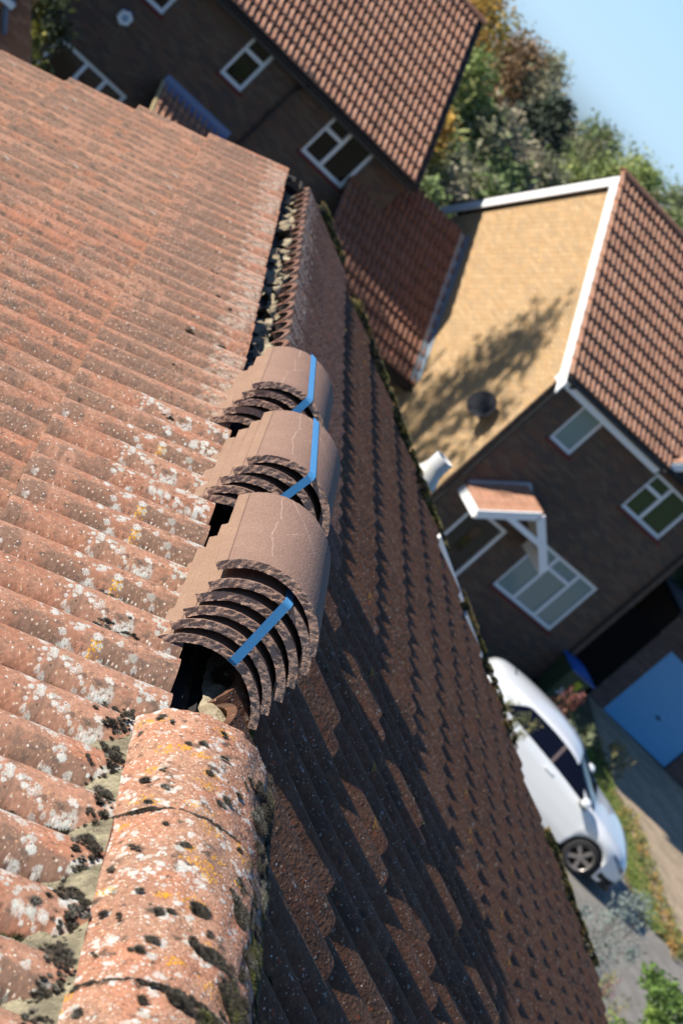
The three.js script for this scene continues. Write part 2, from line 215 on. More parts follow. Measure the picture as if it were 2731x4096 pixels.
for (let i = 0; i < 30; i++) { const z = -9.1 + 4.1 * (i + R0()) / 30, L = .05 + .12 * R0() * R0(), w = .016 + .022 * R0(), x = -.02 + .05 * R0(); roofPart('mortar_lump', lumpy(x - w, x + w, APEX - .145 + .02 * R0(), APEX - .14 + .03 * R0(), z - L, z + L, 7, 14, .075, 14 + i, 30), mRubble); }
roofPart('mortar_bedding', lumpy(.015, .075, APEX - .12, APEX - .1, -4.75, -2.95, 6, 70, .04, 19, 19), mRubble);
roofPart('ridge_board', box(-.016, .016, APEX - .28, APEX - .15, -9.12, 2), mTimber);
for (const sx of [-1, 1]) { const g = new THREE.BoxGeometry(.05, .025, 11.1); g.translate(.17, -.112, 0); g.rotateZ(-PITCH); if (sx < 0) g.rotateY(Math.PI); g.translate(0, APEX, -3.5); roofPart('batten', boxUV(g), mTimber); }
// broken red cap stump beside the first old cap
{ const g = new THREE.IcosahedronGeometry(.034, 3), p = g.attributes.position; for (let i = 0; i < p.count; i++) { const k = .75 + .5 * vnoise3(p.getX(i) * 45 + 3, p.getY(i) * 45, p.getZ(i) * 45); p.setXYZ(i, p.getX(i) * k * 1.2, p.getY(i) * k, p.getZ(i) * k * 1.1); } g.computeVertexNormals(); const m = solo('brick_fragment', g, skin(noiseSkin(73, 128, .1, [.42, .12, .06], [.3, .08, .04], .5), .004), 'lump of broken red clay lying between the first bundle and the mossy ridge cap', 'rubble', [.085, APEX - .052, -2.885]); m.rotation.set(.4, .8, .2); }

// new ridge tiles: smooth outside, rough where cut
function newSkin(seed) {
  const n = 1024, metres = .5, r = rng(seed), f = fbm(seed, 160, 3), m = fbm(seed + 3, 5, 5), px = n / metres;
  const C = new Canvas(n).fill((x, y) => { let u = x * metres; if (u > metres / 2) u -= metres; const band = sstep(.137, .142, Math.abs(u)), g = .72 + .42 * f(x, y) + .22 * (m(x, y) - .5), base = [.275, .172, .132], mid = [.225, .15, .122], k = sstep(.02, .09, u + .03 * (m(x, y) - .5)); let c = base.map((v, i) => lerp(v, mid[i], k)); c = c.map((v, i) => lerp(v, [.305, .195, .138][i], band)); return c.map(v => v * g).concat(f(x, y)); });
  for (let i = 0; i < 1300; i++) C.blob(r() * n, r() * n, (.0005 + .0008 * r()) * px, r() < .5 ? [.12, .09, .075] : [.62, .52, .46], { hard: .4, rag: .2, alpha: .7, dh: .1, rnd: r });
  for (const u of [-.136, .136]) for (let y = 0; y < n; y++) if (r() < .9) C.blob(((u + metres) % metres) * px, y, 2.2, [.10, .065, .048], { hard: .4, rag: 0, alpha: .8, dh: -.2, rnd: r });  // dark lines painted as the thin shadows between stacked tiles
  const scratch = (x, y, dx, dy, L, w, a) => { for (let t = 0; t < L; t++) { const q = t / L; if (r() < .82) C.blob(((x + dx * q + .006 * (m(q, x) - .5) + metres) % metres) * px, ((y + dy * q + metres) % metres) * px, (w * (.4 + .9 * r())) * px, [.6, .47, .37], { hard: .2, rag: .4, alpha: a * (.3 + .7 * r()), rnd: r }); } };
  const j = () => (r() - .5) * .07; for (let q = 0, y = .02 + .1 * r(); q < 3; q++, y += .1 + .08 * r()) scratch(-.07 + .02 * (r() - .5), y, .02 * (r() - .5), .06 + .1 * r(), 120, .0022, .2 + .2 * r()); scratch(-.03 + j(), .06 + j(), .09 + j(), .2, 150, .0022, .45); scratch(.05 + j(), .25 + j(), .045, .07, 60, .0013, .6); scratch(-.05 + j(), .3 + j(), .03, -.06, 70, .0015, .6); scratch(.02 + j(), .12 + j(), .05, -.03, 50, .0016, .5); scratch(.0 + j(), .33 + j(), .06, .05, 60, .0012, .55);
  return { map: sized(C.map(), metres), bumpMap: sized(C.bump(), metres) };
}
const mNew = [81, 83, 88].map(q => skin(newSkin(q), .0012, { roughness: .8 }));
const mCut = (() => { const f = fbm(91, 30, 4), g = fbm(92, 128, 2), h = fbm(93, 6, 3), C = new Canvas(512).fill((x, y) => { const q = f(x, y), s = g(x, y), m = .62 + .42 * q + .3 * s - .55 * sstep(.34, .2, q), w = sstep(.45, .7, h(x, y)); return [lerp(.46, .41, w) * m, lerp(.295, .28, w) * m, lerp(.22, .225, w) * m, .6 * q + .4 * s]; }); return skin({ map: sized(C.map(), .16), bumpMap: sized(C.bump(), .16) }, .002); })();
const mStrap = (() => { const C = new Canvas(128).fill((x, y) => { const q = .5 + .5 * Math.sin((x * 16 + y * 16) * 6.2832) * Math.sin((x * 16 - y * 16) * 6.2832); return [.085 * (.85 + .3 * q), .33 * (.85 + .3 * q), .66 * (.85 + .3 * q), q]; }); return skin({ map: sized(C.map(), .04), bumpMap: sized(C.bump(), .04) }, .0006, { roughness: .35 }); })();
const W = .262, SAG = .08, TH = .0178, STEP = .0365;
const archR = ((W / 2) ** 2 + SAG ** 2) / (2 * SAG);
function bundle(label, z, n, { strapTop, seed, lean = 0, shift = 0, step = STEP, tilt = .025 }) {
  const y0 = APEX - .087, b = thing('ridge_tile_bundle', label, 'roof tiles', [0, y0, z], 0, 'strapped bundles of ridge tiles along the ridge'), r = rng(seed);
  for (let i = 0; i < n; i++) {
    const a = archGeo({ W, sag: SAG, th: TH, L: .45, seg: 72, endRows: 5, rough: .0015, seed: seed * 10 + i }), g = mergeGeometries([join(a.skin), join(a.ends)], true);
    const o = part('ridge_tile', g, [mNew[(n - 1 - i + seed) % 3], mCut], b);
    o.position.set(shift * i + (r() - .5) * .004 + (i === n - 1 ? lean : 0), i * step, (r() - .5) * .008); o.rotation.set(0, -.06 + (r() - .5) * .016, tilt * (.3 + .7 * i / n) + (r() - .5) * .012);
  }
  // strap: a flat band looped lengthwise round the tiles
  const xs = .002, crest = SAG, top = strapTop * step + crest + .0012, low = crest - TH - .002, zA = .0055, zB = -.4555, w = .0095, t = .0013, rr = .012, loop = [];
  const cor = (cy, cz, a0) => { for (let k = 0; k <= 5; k++) { const a = a0 + k / 5 * Math.PI / 2; loop.push([cy + rr * Math.sin(a), cz + rr * Math.cos(a)]); } };
  cor(low + rr, zA - rr, -Math.PI / 2); cor(top - rr, zA - rr, 0); cor(top - rr, zB + rr, Math.PI / 2); cor(low + rr, zB + rr, Math.PI); loop.push(loop[0]);
  const N = loop.length - 1, sc = shift * strapTop;
  const band = d => gridGeo(2, N, (u, v, i, j) => { const [cy, cz] = loop[j], my = (low + top) / 2, mz = (zA + zB) / 2, x = lerp(-w, w, u), sagx = archR - Math.sqrt(archR * archR - (x + xs) ** 2), yy = cy > top - .02 ? cy - sagx : cy; const k = d * t; return [xs + x + (cy > my ? sc : 0), yy + (cy > my ? k : -k), cz + (cz > mz ? k : -k), x + .5, v * 1.2]; }, d > 0);
  part('strap', join([band(1), band(0)]), mStrap, b);
  return b;
}
bundle('nearest bundle of six brown ridge tiles, strap under its top tile', -3.257, 6, { strapTop: 4, seed: 5, lean: -.012, shift: -.003 });
bundle('middle bundle of five brown ridge tiles with blue strap over the top', -4.075, 5, { strapTop: 4, seed: 8, shift: .004, step: .039 });
bundle('farthest bundle of five brown ridge tiles, beside the open ridge gap', -4.737, 5, { strapTop: 4, seed: 12, shift: .001, step: .035 });

// moss: fuzzy cushions rooted on the tiles
function cushion(seed, blades, spread) {
  const r = rng(seed), P = [], dome = new THREE.SphereGeometry(.62, 8, 4, 0, Math.PI * 2, 0, Math.PI / 2); dome.scale(1, .55, 1);
  for (let i = 0; i < blades; i++) { const a = r() * 6.283, e = Math.acos(r()), d = V3(Math.sin(e) * Math.cos(a), Math.cos(e) * .68, Math.sin(e) * Math.sin(a)), b = d.clone().multiplyScalar(.6), tip = d.clone().multiplyScalar(.85 + .6 * r()).add(V3((r() - .5) * spread, r() * spread * .6, (r() - .5) * spread)), s = V3(r() - .5, r() - .5, r() - .5).normalize().multiplyScalar(.06); P.push(b.x - s.x, b.y - s.y, b.z - s.z, b.x + s.x, b.y + s.y, b.z + s.z, tip.x, tip.y, tip.z); }
  const g = new THREE.BufferGeometry(); g.setAttribute('position', new THREE.Float32BufferAttribute(P, 3)); g.setAttribute('uv', new THREE.Float32BufferAttribute(new Float32Array(P.length / 3 * 2), 2)); g.computeVertexNormals(); return join([dome, g]);
}
const mossList = [];
const DARK = [[.085, .072, .055], [.11, .095, .075], [.065, .056, .042], [.095, .085, .07]], OLIVE = [[.10, .105, .03], [.15, .155, .05], [.085, .09, .035]], PALE = [[.22, .21, .18], [.17, .165, .14]], AUT = [[.30, .20, .07], [.26, .23, .09], [.36, .29, .14]];
const pick = (L, r) => L[Math.floor(r() * L.length)];
const moss = (p, n, s, col, sx = 1, dir = V3(0, 0, 1)) => mossList.push({ p, n, s, col, sx, dir });
const onSlope = (side, s, z, lift = 0) => V3(side * s * CP, APEX - s * SP, z).addScaledVector(V3(side * SP, CP, 0), lift);
const gs = r => (r() + r() + r() - 1.5) / 1.5;
{ const r = rng(301), Rc = ((.1425) ** 2 + .104 ** 2) / (2 * .104), cy = APEX - .05 + .104 - Rc, fm = Math.asin(.1425 / Rc);
  const onCap = (f, z) => [V3(-.008 + (Rc + .0025) * Math.sin(f), cy + (Rc + .0025) * Math.cos(f), z), V3(Math.sin(f), Math.cos(f), 0)];
  const mat = (f0, z0, N, rf, rz, s, c, c2) => { for (let i = 0; i < N; i++) { const f = clamp(f0 + gs(r) * rf, -fm, fm), z = z0 + gs(r) * rz, [p, n] = onCap(f, z); moss(p, n, s * (.5 + .7 * r()), pick(r() < .75 ? c : c2, r), 1 + .5 * r(), V3(1, 0, .3)); } };
  for (let i = 0; i < 330; i++) { const f = lerp(.05, fm, Math.pow(r(), .5)), z = -2.8 + 1.25 * r(), k = f / fm; mat(f, z, 3 + Math.floor(14 * r() * k + 8 * k * k), .06 + .1 * r(), .012 + .018 * r(), .0066, k > .62 ? (r() < .6 ? OLIVE : PALE) : DARK, k > .5 ? PALE : DARK); }
  for (let i = 0; i < 60; i++) { const f = -fm + (fm + .2) * r(), z = -2.8 + 1.25 * r(); mat(f, z, 2 + Math.floor(6 * r() * r()), .04 + .03 * r(), .006 + .008 * r(), .0058, DARK, PALE); }
  for (const [f0, z0, N, rf, rz, c, c2] of [[-.05, -2.13, 40, .22, .018, DARK, DARK], [.3, -2.08, 90, .25, .04, DARK, OLIVE], [.55, -2.0, 110, .2, .05, OLIVE, DARK], [.05, -1.99, 60, .2, .025, DARK, OLIVE], [.25, -2.3, 40, .16, .03, DARK, PALE], [-.25, -2.22, 14, .06, .01, DARK, DARK], [.62, -2.25, 90, .16, .06, OLIVE, PALE], [.4, -2.6, 34, .14, .03, DARK, PALE], [.75, -2.45, 90, .14, .07, PALE, OLIVE], [.8, -1.9, 120, .14, .08, OLIVE, DARK], [.66, -2.72, 60, .14, .04, DARK, OLIVE], [-.3, -2.0, 22, .1, .014, DARK, PALE]]) mat(f0, z0, Math.round(N * 2.2), rf * 1.15, rz * 1.1, .0078, c, c2);
  // skirts of moss where the caps meet the tiles
  for (let i = 0; i < 3000; i++) { const z = -2.9 + 1.45 * r(), q = .5 + .5 * Math.cos((z - ZFAR) / .15 * 6.2832); if (r() > .2 + .95 * q * vnoise3(z * 9, 3, 8)) continue; const x = -.142 - .065 * r() * r() - .02 * q * r(); moss(V3(x, APEX + x * SP / CP - .016 + .012 * r() - .055 * q * sstep(-.14, -.2, x) - .024 * q, z + gs(r) * .02), V3(-.6 + r() * .5, .8, r() - .5), .003 + .008 * r() * r(), pick(r() < .8 ? DARK : PALE, r)); }
  for (let i = 0; i < 1700; i++) { const z = -2.86 + 1.4 * r(), x = .118 + .06 * r() * r(); if (vnoise3(z * 8, x * 20, 3) < .3) continue; moss(V3(x, APEX - .06 - (x - .12) * .9 - .03 * r(), z), V3(.8, .5, 0), .005 + .007 * r(), pick(r() < .4 ? OLIVE : r() < .6 ? PALE : DARK, r)); }
  for (const z0 of [-2.47, -2.02]) for (let i = 0; i < 200; i++) { const f = -fm + 2 * fm * r(), [p, n] = onCap(f, z0 + (r() - .5) * .01); p.addScaledVector(n, -.004); moss(p, n, .003 + .002 * r(), pick(DARK, r)); }
}
{ const r = rng(302), NL = V3(-SP, CP, 0), NR = V3(SP, CP, 0), DL = V3(-CP, -SP, 0);
  const dipL = s => -(.521 + Math.max(0, Math.ceil((s - .521) / GAUGE)) * GAUGE - s) * (s < .521 ? .042 : .088);
  // valleys of the sunlit slope, thick near the ridge close to the camera
  for (let v = 26; v < 58; v++) { const z = ZFAR + .15 * v, near = sstep(-4.9, -2.7, z); if (z < -5.4 || z > -1.6) continue;
    const end = .3 + .9 * near; for (let c = 0; c < 10 + 26 * near; c++) { const s0 = .15 + end * Math.pow(r(), 1.2); if (vnoise3(s0 * 6, v * 3.7, 2) < .62 - .36 * near) continue; const N = 5 + Math.floor(30 * near * r()), wd = .007 + .012 * near, c0 = r() < .78 ? DARK : OLIVE; for (let i = 0; i < N; i++) { const s = s0 + gs(r) * .03; const dz = gs(r) * wd; moss(onSlope(-1, s, z - .003 + dz, -ROLLH + dipL(s) + .004 + .004 * r() + Math.abs(dz) * .7), NL, .004 + .005 * near * r() + .002 * r(), pick(c0, r), 1.4, DL); } } }
  for (let i = 0; i < 22; i++) { const s0 = .14 + .16 * r(), z0 = -6.5 + 3.4 * r(), lift = -.018; for (let q = 0; q < 3 + 8 * r(); q++) moss(onSlope(-1, s0 + gs(r) * .02, z0 + gs(r) * .008, lift - .01 * r()), NL, .003 + .003 * r(), pick(DARK, r), 1.3, DL); }
  // shaded slope: along the top course and scattered bits lower down
  for (let i = 0; i < 170; i++) { const z = -9.1 + 7.4 * r(), s = .13 + .4 * r() * r(); if (vnoise3(s * 6, z * 4, 6) < .5) continue; const c = r() < .5 ? OLIVE : r() < .6 ? AUT : DARK; for (let q = 0; q < 3 + 9 * r(); q++) moss(onSlope(1, s + gs(r) * .025, z + gs(r) * .02, -.03 - (.544 - s) * .05 + .012 * r()), NR, .004 + .005 * r(), pick(c, r)); }
  for (let i = 0; i < 330; i++) { const k = Math.floor(r() * 12), z = ZFAR + .15 * Math.floor(r() * 52) + .075 + (r() - .5) * .06, s = .544 + GAUGE * k + .01 * r() - (r() < .35 ? .1 * r() : 0), c = r() < .4 ? AUT : r() < .6 ? PALE : OLIVE; for (let q = 0; q < 2 + 4 * r(); q++) moss(onSlope(1, s + gs(r) * .012, z + gs(r) * .01, -.006 - .02 * r()), NR, .003 + .004 * r(), pick(c, r), 1.3); }
  // verge of the shaded slope
  for (let i = 0; i < 700; i++) { const s0 = .2 + 4.6 * r(), z0 = ZFAR - .05 - .045 * r(); if (vnoise3(s0 * 5, 2, 9) < .36) continue; const c = r() < .55 ? AUT : r() < .6 ? OLIVE : DARK; for (let q = 0; q < 5; q++) moss(onSlope(1, s0 + gs(r) * .03, z0 - .03 + gs(r) * .02, -.045 + .05 * r()), V3(SP, CP, -.3).normalize(), .008 + .010 * r(), pick(c, r)); }
}
{ const geo = cushion(5, 230, .55), mat = new THREE.MeshStandardMaterial({ color: 0xffffff, roughness: 1, side: THREE.DoubleSide }), im = new THREE.InstancedMesh(geo, mat, mossList.length), m = new THREE.Matrix4(), r = rng(9);
  mossList.forEach((q, i) => { const n = q.n.clone().normalize(), x = q.dir.clone().addScaledVector(n, -q.dir.dot(n)).normalize(), y = n, z = x.clone().cross(y).normalize(); m.makeBasis(x.clone().multiplyScalar(q.s * q.sx), y.clone().multiplyScalar(q.s * (.7 + .5 * r())), z.multiplyScalar(q.s)); m.setPosition(q.p); im.setMatrixAt(i, m); const k = .6 + .8 * r(); im.setColorAt(i, lin(q.col[0] * k, q.col[1] * k, q.col[2] * k)); });
  im.name = 'moss'; im.userData.kind = 'stuff'; im.castShadow = im.receiveShadow = true; deck.add(im); }
// verge finishing: undercloak boards and two white painted strips on the shaded side
{ const mk = (side, s0, s1, z0, z1, off, t) => { const g = new THREE.BoxGeometry(s1 - s0, t, z1 - z0); g.translate((s0 + s1) / 2, off, 0); g.rotateZ(-PITCH); if (side < 0) g.rotateY(Math.PI); g.translate(0, APEX, (z0 + z1) / 2); return boxUV(g); };
  const cloak = skin(noiseSkin(95, 256, .6, [.07, .06, .05], [.03, .027, .024], .5), .004);
  roofPart('undercloak', mk(1, .05, 4.95, ZFAR - .12, ZFAR + .1, -.066, .012), cloak); roofPart('undercloak', mk(-1, .05, 4.95, ZFAR - .03, ZFAR + .1, -.066, .012), cloak);
  roofPart('verge_strip', mk(1, 2.02, 2.4, ZFAR - .075, ZFAR - .012, -.022, .03), mWhiteTrim); roofPart('verge_strip', mk(1, 2.48, 2.74, ZFAR - .08, ZFAR - .02, -.028, .03), mWhiteTrim);
  roofPart('bargeboard', mk(1, .05, 4.95, ZFAR - .03, ZFAR + .0, -.2, .2), std(.05, .035, .028, .8)); roofPart('bargeboard', mk(-1, .05, 4.95, ZFAR - .01, ZFAR + .02, -.2, .2), std(.06, .035, .03, .8)); }
// two crumbs of mortar caught in the valleys
function pebble(label, pos, s, seed, col) { const g = new THREE.IcosahedronGeometry(s, 3), p = g.attributes.position; for (let i = 0; i < p.count; i++) { const k = .7 + .55 * vnoise3(p.getX(i) / s * 1.6 + seed, p.getY(i) / s * 1.6, p.getZ(i) / s * 1.6); p.setXYZ(i, p.getX(i) * k * 1.25, p.getY(i) * k * .8, p.getZ(i) * k); } g.computeVertexNormals(); solo('mortar_crumb', g, skin(noiseSkin(seed, 128, .1, col, col.map(v => v * .6), .6), .004), label, 'rubble', pos, seed); }
pebble('ochre crumb of mortar in a tile valley left of the mossy ridge cap', onSlope(-1, .64, ZFAR + .15 * 42 - .02, -.012).toArray(), .021, 501, [.33, .26, .12]);
pebble('brown crumb of mortar with moss in the valley below the nearest bundle', onSlope(-1, .73, ZFAR + .15 * 40 - .015, -.008).toArray(), .019, 502, [.24, .17, .11]);
pebble('small pale stone lying against the moss at the left edge', onSlope(-1, .62, ZFAR + .15 * 46 - .01, -.012).toArray(), .014, 503, [.5, .45, .38]);
// boiler flue standing off the gable
{ const f = thing('boiler_flue', 'white boiler flue pipe with collar rising beyond the roof verge', 'flue', [1.735, APEX - 1.5, -10.0]);
  const lathe = pts => new THREE.LatheGeometry(pts.map(p => new THREE.Vector2(...p)), 40);
  part('pipe', join([lathe([[.0, 0], [.074, 0], [.074, .655], [.0735, .66]]), tube([[0, .02, 0], [0, -.06, .05], [0, -.08, .2], [0, -.08, .9]], .06, 20)]), std(.46, .49, .52, .4), f);
  part('collar', lathe([[.074, .64], [.092, .655], [.094, .675], [.082, .70], [.066, .735], [.063, .76]]), std(.5, .49, .45, .4), f);
  part('terminal', lathe([[.060, .75], [.061, .835], [.056, .838], [.054, .835], [.053, .70]]), std(.54, .55, .56, .4), f); }
// ---------------------------------------------------------------- ground
const groundSkin = noiseSkin(201, 512, 9, [.10, .10, .045], [.16, .125, .075], .6, 8);
setting('ground', (() => { const g = new THREE.PlaneGeometry(700, 700); g.rotateX(-Math.PI / 2); g.translate(0, 0, -150); const p = g.attributes.position, u = []; for (let i = 0; i < p.count; i++) u.push(p.getX(i), p.getZ(i)); g.setAttribute('uv', new THREE.Float32BufferAttribute(u, 2)); return g; })(), skin(groundSkin, .02));
const sheet = pts => { const s = new THREE.Shape(pts.map(p => new THREE.Vector2(p[0], -p[1]))), g = new THREE.ShapeGeometry(s); g.rotateX(-Math.PI / 2); const p = g.attributes.position, u = []; for (let i = 0; i < p.count; i++) u.push(p.getX(i), p.getZ(i)); g.setAttribute('uv', new THREE.Float32BufferAttribute(u, 2)); return g; };
setting('road', sheet([[5, -33], [14.4, -33], [14.75, -30.2], [15.05, -29.0], [16.1, -28.55], [26, -27.4], [26, -12], [5, -12]]), skin(noiseSkin(203, 512, 3, [.285, .265, .235], [.235, .22, .195], .45, 12), .006), .008);
setting('paved_driveway', sheet([[15.45, -38.7], [19.6, -38.7], [24, -34], [24, -28.6], [16.3, -29.1], [15.7, -29.8], [15.4, -32]]), skin(noiseSkin(205, 512, 3.5, [.47, .36, .25], [.37, .29, .2], .5, 10), .01), .008);

// ---------------------------------------------------------------- bricks, windows, roofs for the houses beyond
const brickBase = (() => { const g = new THREE.BoxGeometry(1, 1, 1); g.translate(0, 0, .5); return g; })();
const grainMap = (() => { const f = fbm(211, 10, 4), g = fbm(212, 60, 2), C = new Canvas(128).fill((x, y) => { const v = .8 + .24 * f(x, y) + .2 * (g(x, y) - .5); return [v, v, v, f(x, y)]; }); return { map: C.map(), bumpMap: C.bump() }; })();
const brickMats = cols => cols.map(c => new THREE.MeshStandardMaterial({ color: lin(...c), roughness: .93, map: grainMap.map, bumpMap: grainMap.bumpMap, bumpScale: .003 }));
const mVert = new THREE.MeshStandardMaterial({ vertexColors: true, roughness: .93, map: grainMap.map });
const DARKBRICK = [[.125, .078, .055], [.145, .083, .056], [.105, .07, .053], [.092, .07, .058], [.14, .10, .07]], BUFF = [[.56, .375, .20], [.59, .40, .22], [.53, .35, .185], [.575, .37, .185], [.52, .36, .205]];
const matCache = new Map(); const mats = cols => { if (!matCache.has(cols)) matCache.set(cols, brickMats(cols)); return matCache.get(cols); };
// each wall: a list of bricks in the wall's plane; the largest on screen become parts, the rest one part
function layBricks(root, walls, limit = 300) {
  root.updateMatrixWorld(true); const all = [], r = rng(walls.length * 31 + 5);
  for (const w of walls) { const course = .075, len = .225; for (let j = 0, y = w.y0; y < w.y1 - .03; j++, y += course) for (let x = w.x0 - (j % 2 ? len / 2 : 0); x < w.x1; x += len) {
    let a = Math.max(w.x0, x), b = Math.min(w.x1, x + len) - .012, c = y, d = Math.min(w.y1, y + course) - .013; const lim = w.clip ? w.clip(c, d) : null; if (lim) { a = Math.max(a, lim[0]); b = Math.min(b, lim[1]); } if (b - a < .03) continue;
    let segs = [[a, b]]; for (const [hx0, hx1, hy0, hy1] of w.holes ?? []) if (d > hy0 + .01 && c < hy1 - .01) segs = segs.flatMap(([p, q]) => q <= hx0 || p >= hx1 ? [[p, q]] : [[p, Math.min(q, hx0)], [Math.max(p, hx1), q]].filter(([p, q]) => q - p > .025));
    for (const [p, q] of segs) { const m = w.at((p + q) / 2, (c + d) / 2).multiply(new THREE.Matrix4().makeScale(q - p, d - c, .009 + .004 * r())); const pos = V3().setFromMatrixPosition(m).applyMatrix4(root.matrixWorld); all.push({ m, k: Math.floor(r() * w.cols.length), cols: w.cols, parent: w.parent, score: seenSize(pos) * (q - p > .2 ? 1.3 : 1) * (w.weight ?? 1) }); } } }
  all.sort((a, b) => b.score - a.score);
  all.slice(0, limit).forEach(b => part('brick', brickBase, mats(b.cols)[b.k], b.parent).applyMatrix4(b.m));
  for (const parent of new Set(walls.map(w => w.parent))) { const rest = all.slice(limit).filter(b => b.parent === parent); if (rest.length) part('more_bricks', join(rest.map(b => { const k = .92 + .16 * r(); return tinted(brickBase.clone().applyMatrix4(b.m), b.cols[b.k].map(v => v * k)); })), mVert, parent, true); }
}
const frontAt = (x, y) => new THREE.Matrix4().makeTranslation(x, y, 0);
function wallSlab(outline, holes, depth) { const s = new THREE.Shape(outline.map(p => new THREE.Vector2(...p))); for (const [a, b, c, d] of holes) s.holes.push(new THREE.Path([[a, c], [b, c], [b, d], [a, d]].map(p => new THREE.Vector2(...p)))); const g = new THREE.ExtrudeGeometry(s, { depth, bevelEnabled: false }); g.translate(0, 0, -depth); return g; }
const mMortarWall = std(.075, .06, .05, .95), mMortarBuff = std(.12, .09, .062, .95);
function windowIn(parent, x0, x1, y0, y1, { cols = [], fan = [], glass = mGlassDark, sill = true, z = -.05, fw = .075 }) {   // cols: mullion positions; fan: [pane index, transom height]
  const xs = [x0, ...cols, x1], g = [box(x0, x1, y0, y0 + fw, z - .06, z + .02), box(x0, x1, y1 - fw, y1, z - .06, z + .02), box(x0, x0 + fw, y0 + fw, y1 - fw, z - .06, z + .02), box(x1 - fw, x1, y0 + fw, y1 - fw, z - .06, z + .02)];
  for (const c of cols) g.push(box(c - fw / 2, c + fw / 2, y0 + fw, y1 - fw, z - .055, z + .024));
  const panes = [];
  for (let i = 0; i < xs.length - 1; i++) { const a = xs[i] + (i ? fw / 2 : fw), b = xs[i + 1] - (i < xs.length - 2 ? fw / 2 : fw), f = fan.find(q => q[0] === i); if (f) { g.push(box(a, b, f[1] - fw / 2, f[1] + fw / 2, z - .055, z + .026)); panes.push([a, b, y0 + fw, f[1] - fw / 2], [a, b, f[1] + fw / 2, y1 - fw]); } else panes.push([a, b, y0 + fw, y1 - fw]); }
  const w = part('window', join(g), mWhite, parent);
  for (const [a, b, c, d] of panes) { part('pane', box(a + .002, b - .002, c + .002, d - .002, z - .035, z - .02), glass, w); }
  if (sill) part('sill', box(x0 - .06, x1 + .06, y0 - .075, y0 - .003, z - .06, .035), std(.11, .02, .018, .8), w);
  return w;
}
const farTiles = Array.from({ length: 3 }, (_, k) => { const H = .062, prof = [-.15], n = 6; for (const c of [-.075, .075]) for (let i = 0; i <= n; i++) prof.push(c - .05 + .1 * i / n); prof.push(.15); const h = a => { const q = ((a + .15) % .15 + .15) % .15 - .075, t = Math.abs(q) / .05; return t >= 1 ? 0 : H * Math.pow(Math.cos(t * Math.PI / 2), .6); }, m = prof.length - 1; return join([gridGeo(m, 1, (u, v, i, j) => [prof[i], h(prof[i]), j ? 0 : -.4, prof[i] + k * .2, (j ? 0 : -.4) + k * .3]), gridGeo(m, 1, (u, v, i, j) => [prof[i], j ? -.012 : h(prof[i]), 0, prof[i] + k * .2, j * .03]), gridGeo(1, 1, (u, v, i, j) => [.15, i ? -.012 : 0, j ? 0 : -.4, 0, 0])]); });
const roofSkins = [tileSkin(221, 256, .7, { a: [.58, .34, .24], b: [.48, .24, .155], dirt: [.22, .14, .10], soot: .6, grit: 300, black: 30, grey: 8, gold: 0 }), tileSkin(223, 256, .7, { a: [.50, .285, .2], b: [.39, .195, .13], dirt: [.17, .11, .08], soot: .6, grit: 300, black: 30, grey: 12, gold: 0 })].map(s => skin(s, .003));
function tiledSlope(roof, root, { x0, x1, eave, pitch, courses, gauge = .348, limit = 300, keep, skins = roofSkins }) {   // slope faces +z of the root; eave [y, z] of the lowest tile's nose
  root.updateMatrixWorld(true); const r = rng(Math.round(x1 * 100) + courses), spots = [], rot = new THREE.Matrix4().makeRotationX(pitch), c = Math.cos(pitch), s = Math.sin(pitch);
  for (let k = 0; k < courses; k++) for (let x = x0 + .15; x < x1 - .02; x += .3) { const d = k * gauge, m = new THREE.Matrix4().makeTranslation(x, eave[0] + d * s, eave[1] - d * c).multiply(rot).multiply(new THREE.Matrix4().makeRotationFromEuler(new THREE.Euler(-.14 + (r() - .5) * .02, (r() - .5) * .012, (r() - .5) * .02))); const p = V3().setFromMatrixPosition(m); if (keep && !keep(p.x, p.y, p.z)) continue; spots.push({ m, g: farTiles[Math.floor(r() * 3)], mat: skins[r() < .6 ? 0 : 1], score: seenSize(p.applyMatrix4(root.matrixWorld)) }); }
  spots.sort((a, b) => b.score - a.score); spots.slice(0, limit).forEach(q => part('roof_tile', q.g, q.mat, roof).applyMatrix4(q.m));
  for (const mt of skins) { const rest = spots.slice(limit).filter(q => q.mat === mt); if (rest.length) part('more_roof_tiles', join(rest.map(q => q.g.clone().applyMatrix4(q.m))), mt, roof, true); }
}
const garageShadeSkins = [tileSkin(225, 256, .7, { a: [.36, .19, .13], b: [.28, .125, .08], dirt: [.1, .06, .045], soot: .6, grit: 300, black: 40, grey: 6, gold: 0 }), tileSkin(227, 256, .7, { a: [.31, .165, .115], b: [.24, .11, .075], dirt: [.09, .055, .04], soot: .6, grit: 300, black: 40, grey: 6, gold: 0 })].map(s => skin(s, .003));  // roof tile colours darkened to deepen the shade on the garage roof
const gutterGeo = (x0, x1, y, z) => { const g = gridGeo(10, 1, (u, v) => [lerp(x0, x1, v), y - .055 * Math.sin(Math.PI * u), z - .055 * Math.cos(Math.PI * u)]), i = gridGeo(10, 1, (u, v) => [lerp(x0, x1, v), y - .048 * Math.sin(Math.PI * u), z - .048 * Math.cos(Math.PI * u)], true); return join([g, i]); };
const mRidge = skin(noiseSkin(231, 128, .5, [.33, .17, .11], [.24, .12, .08], .5), .003);
function ridgeRow(roof, x0, x1, y, z) { for (let x = x0; x < x1; x += .45) { const a = archGeo({ W: .26, sag: .1, th: .02, L: Math.min(.44, x1 - x), seg: 8, endRows: 1, rough: .001, seed: Math.round(x * 10) + 90 }), g = join([...a.skin, ...a.ends]); g.rotateY(-Math.PI / 2); g.translate(x, y - .03, z); part('ridge_tile', g, mRidge, roof); } }
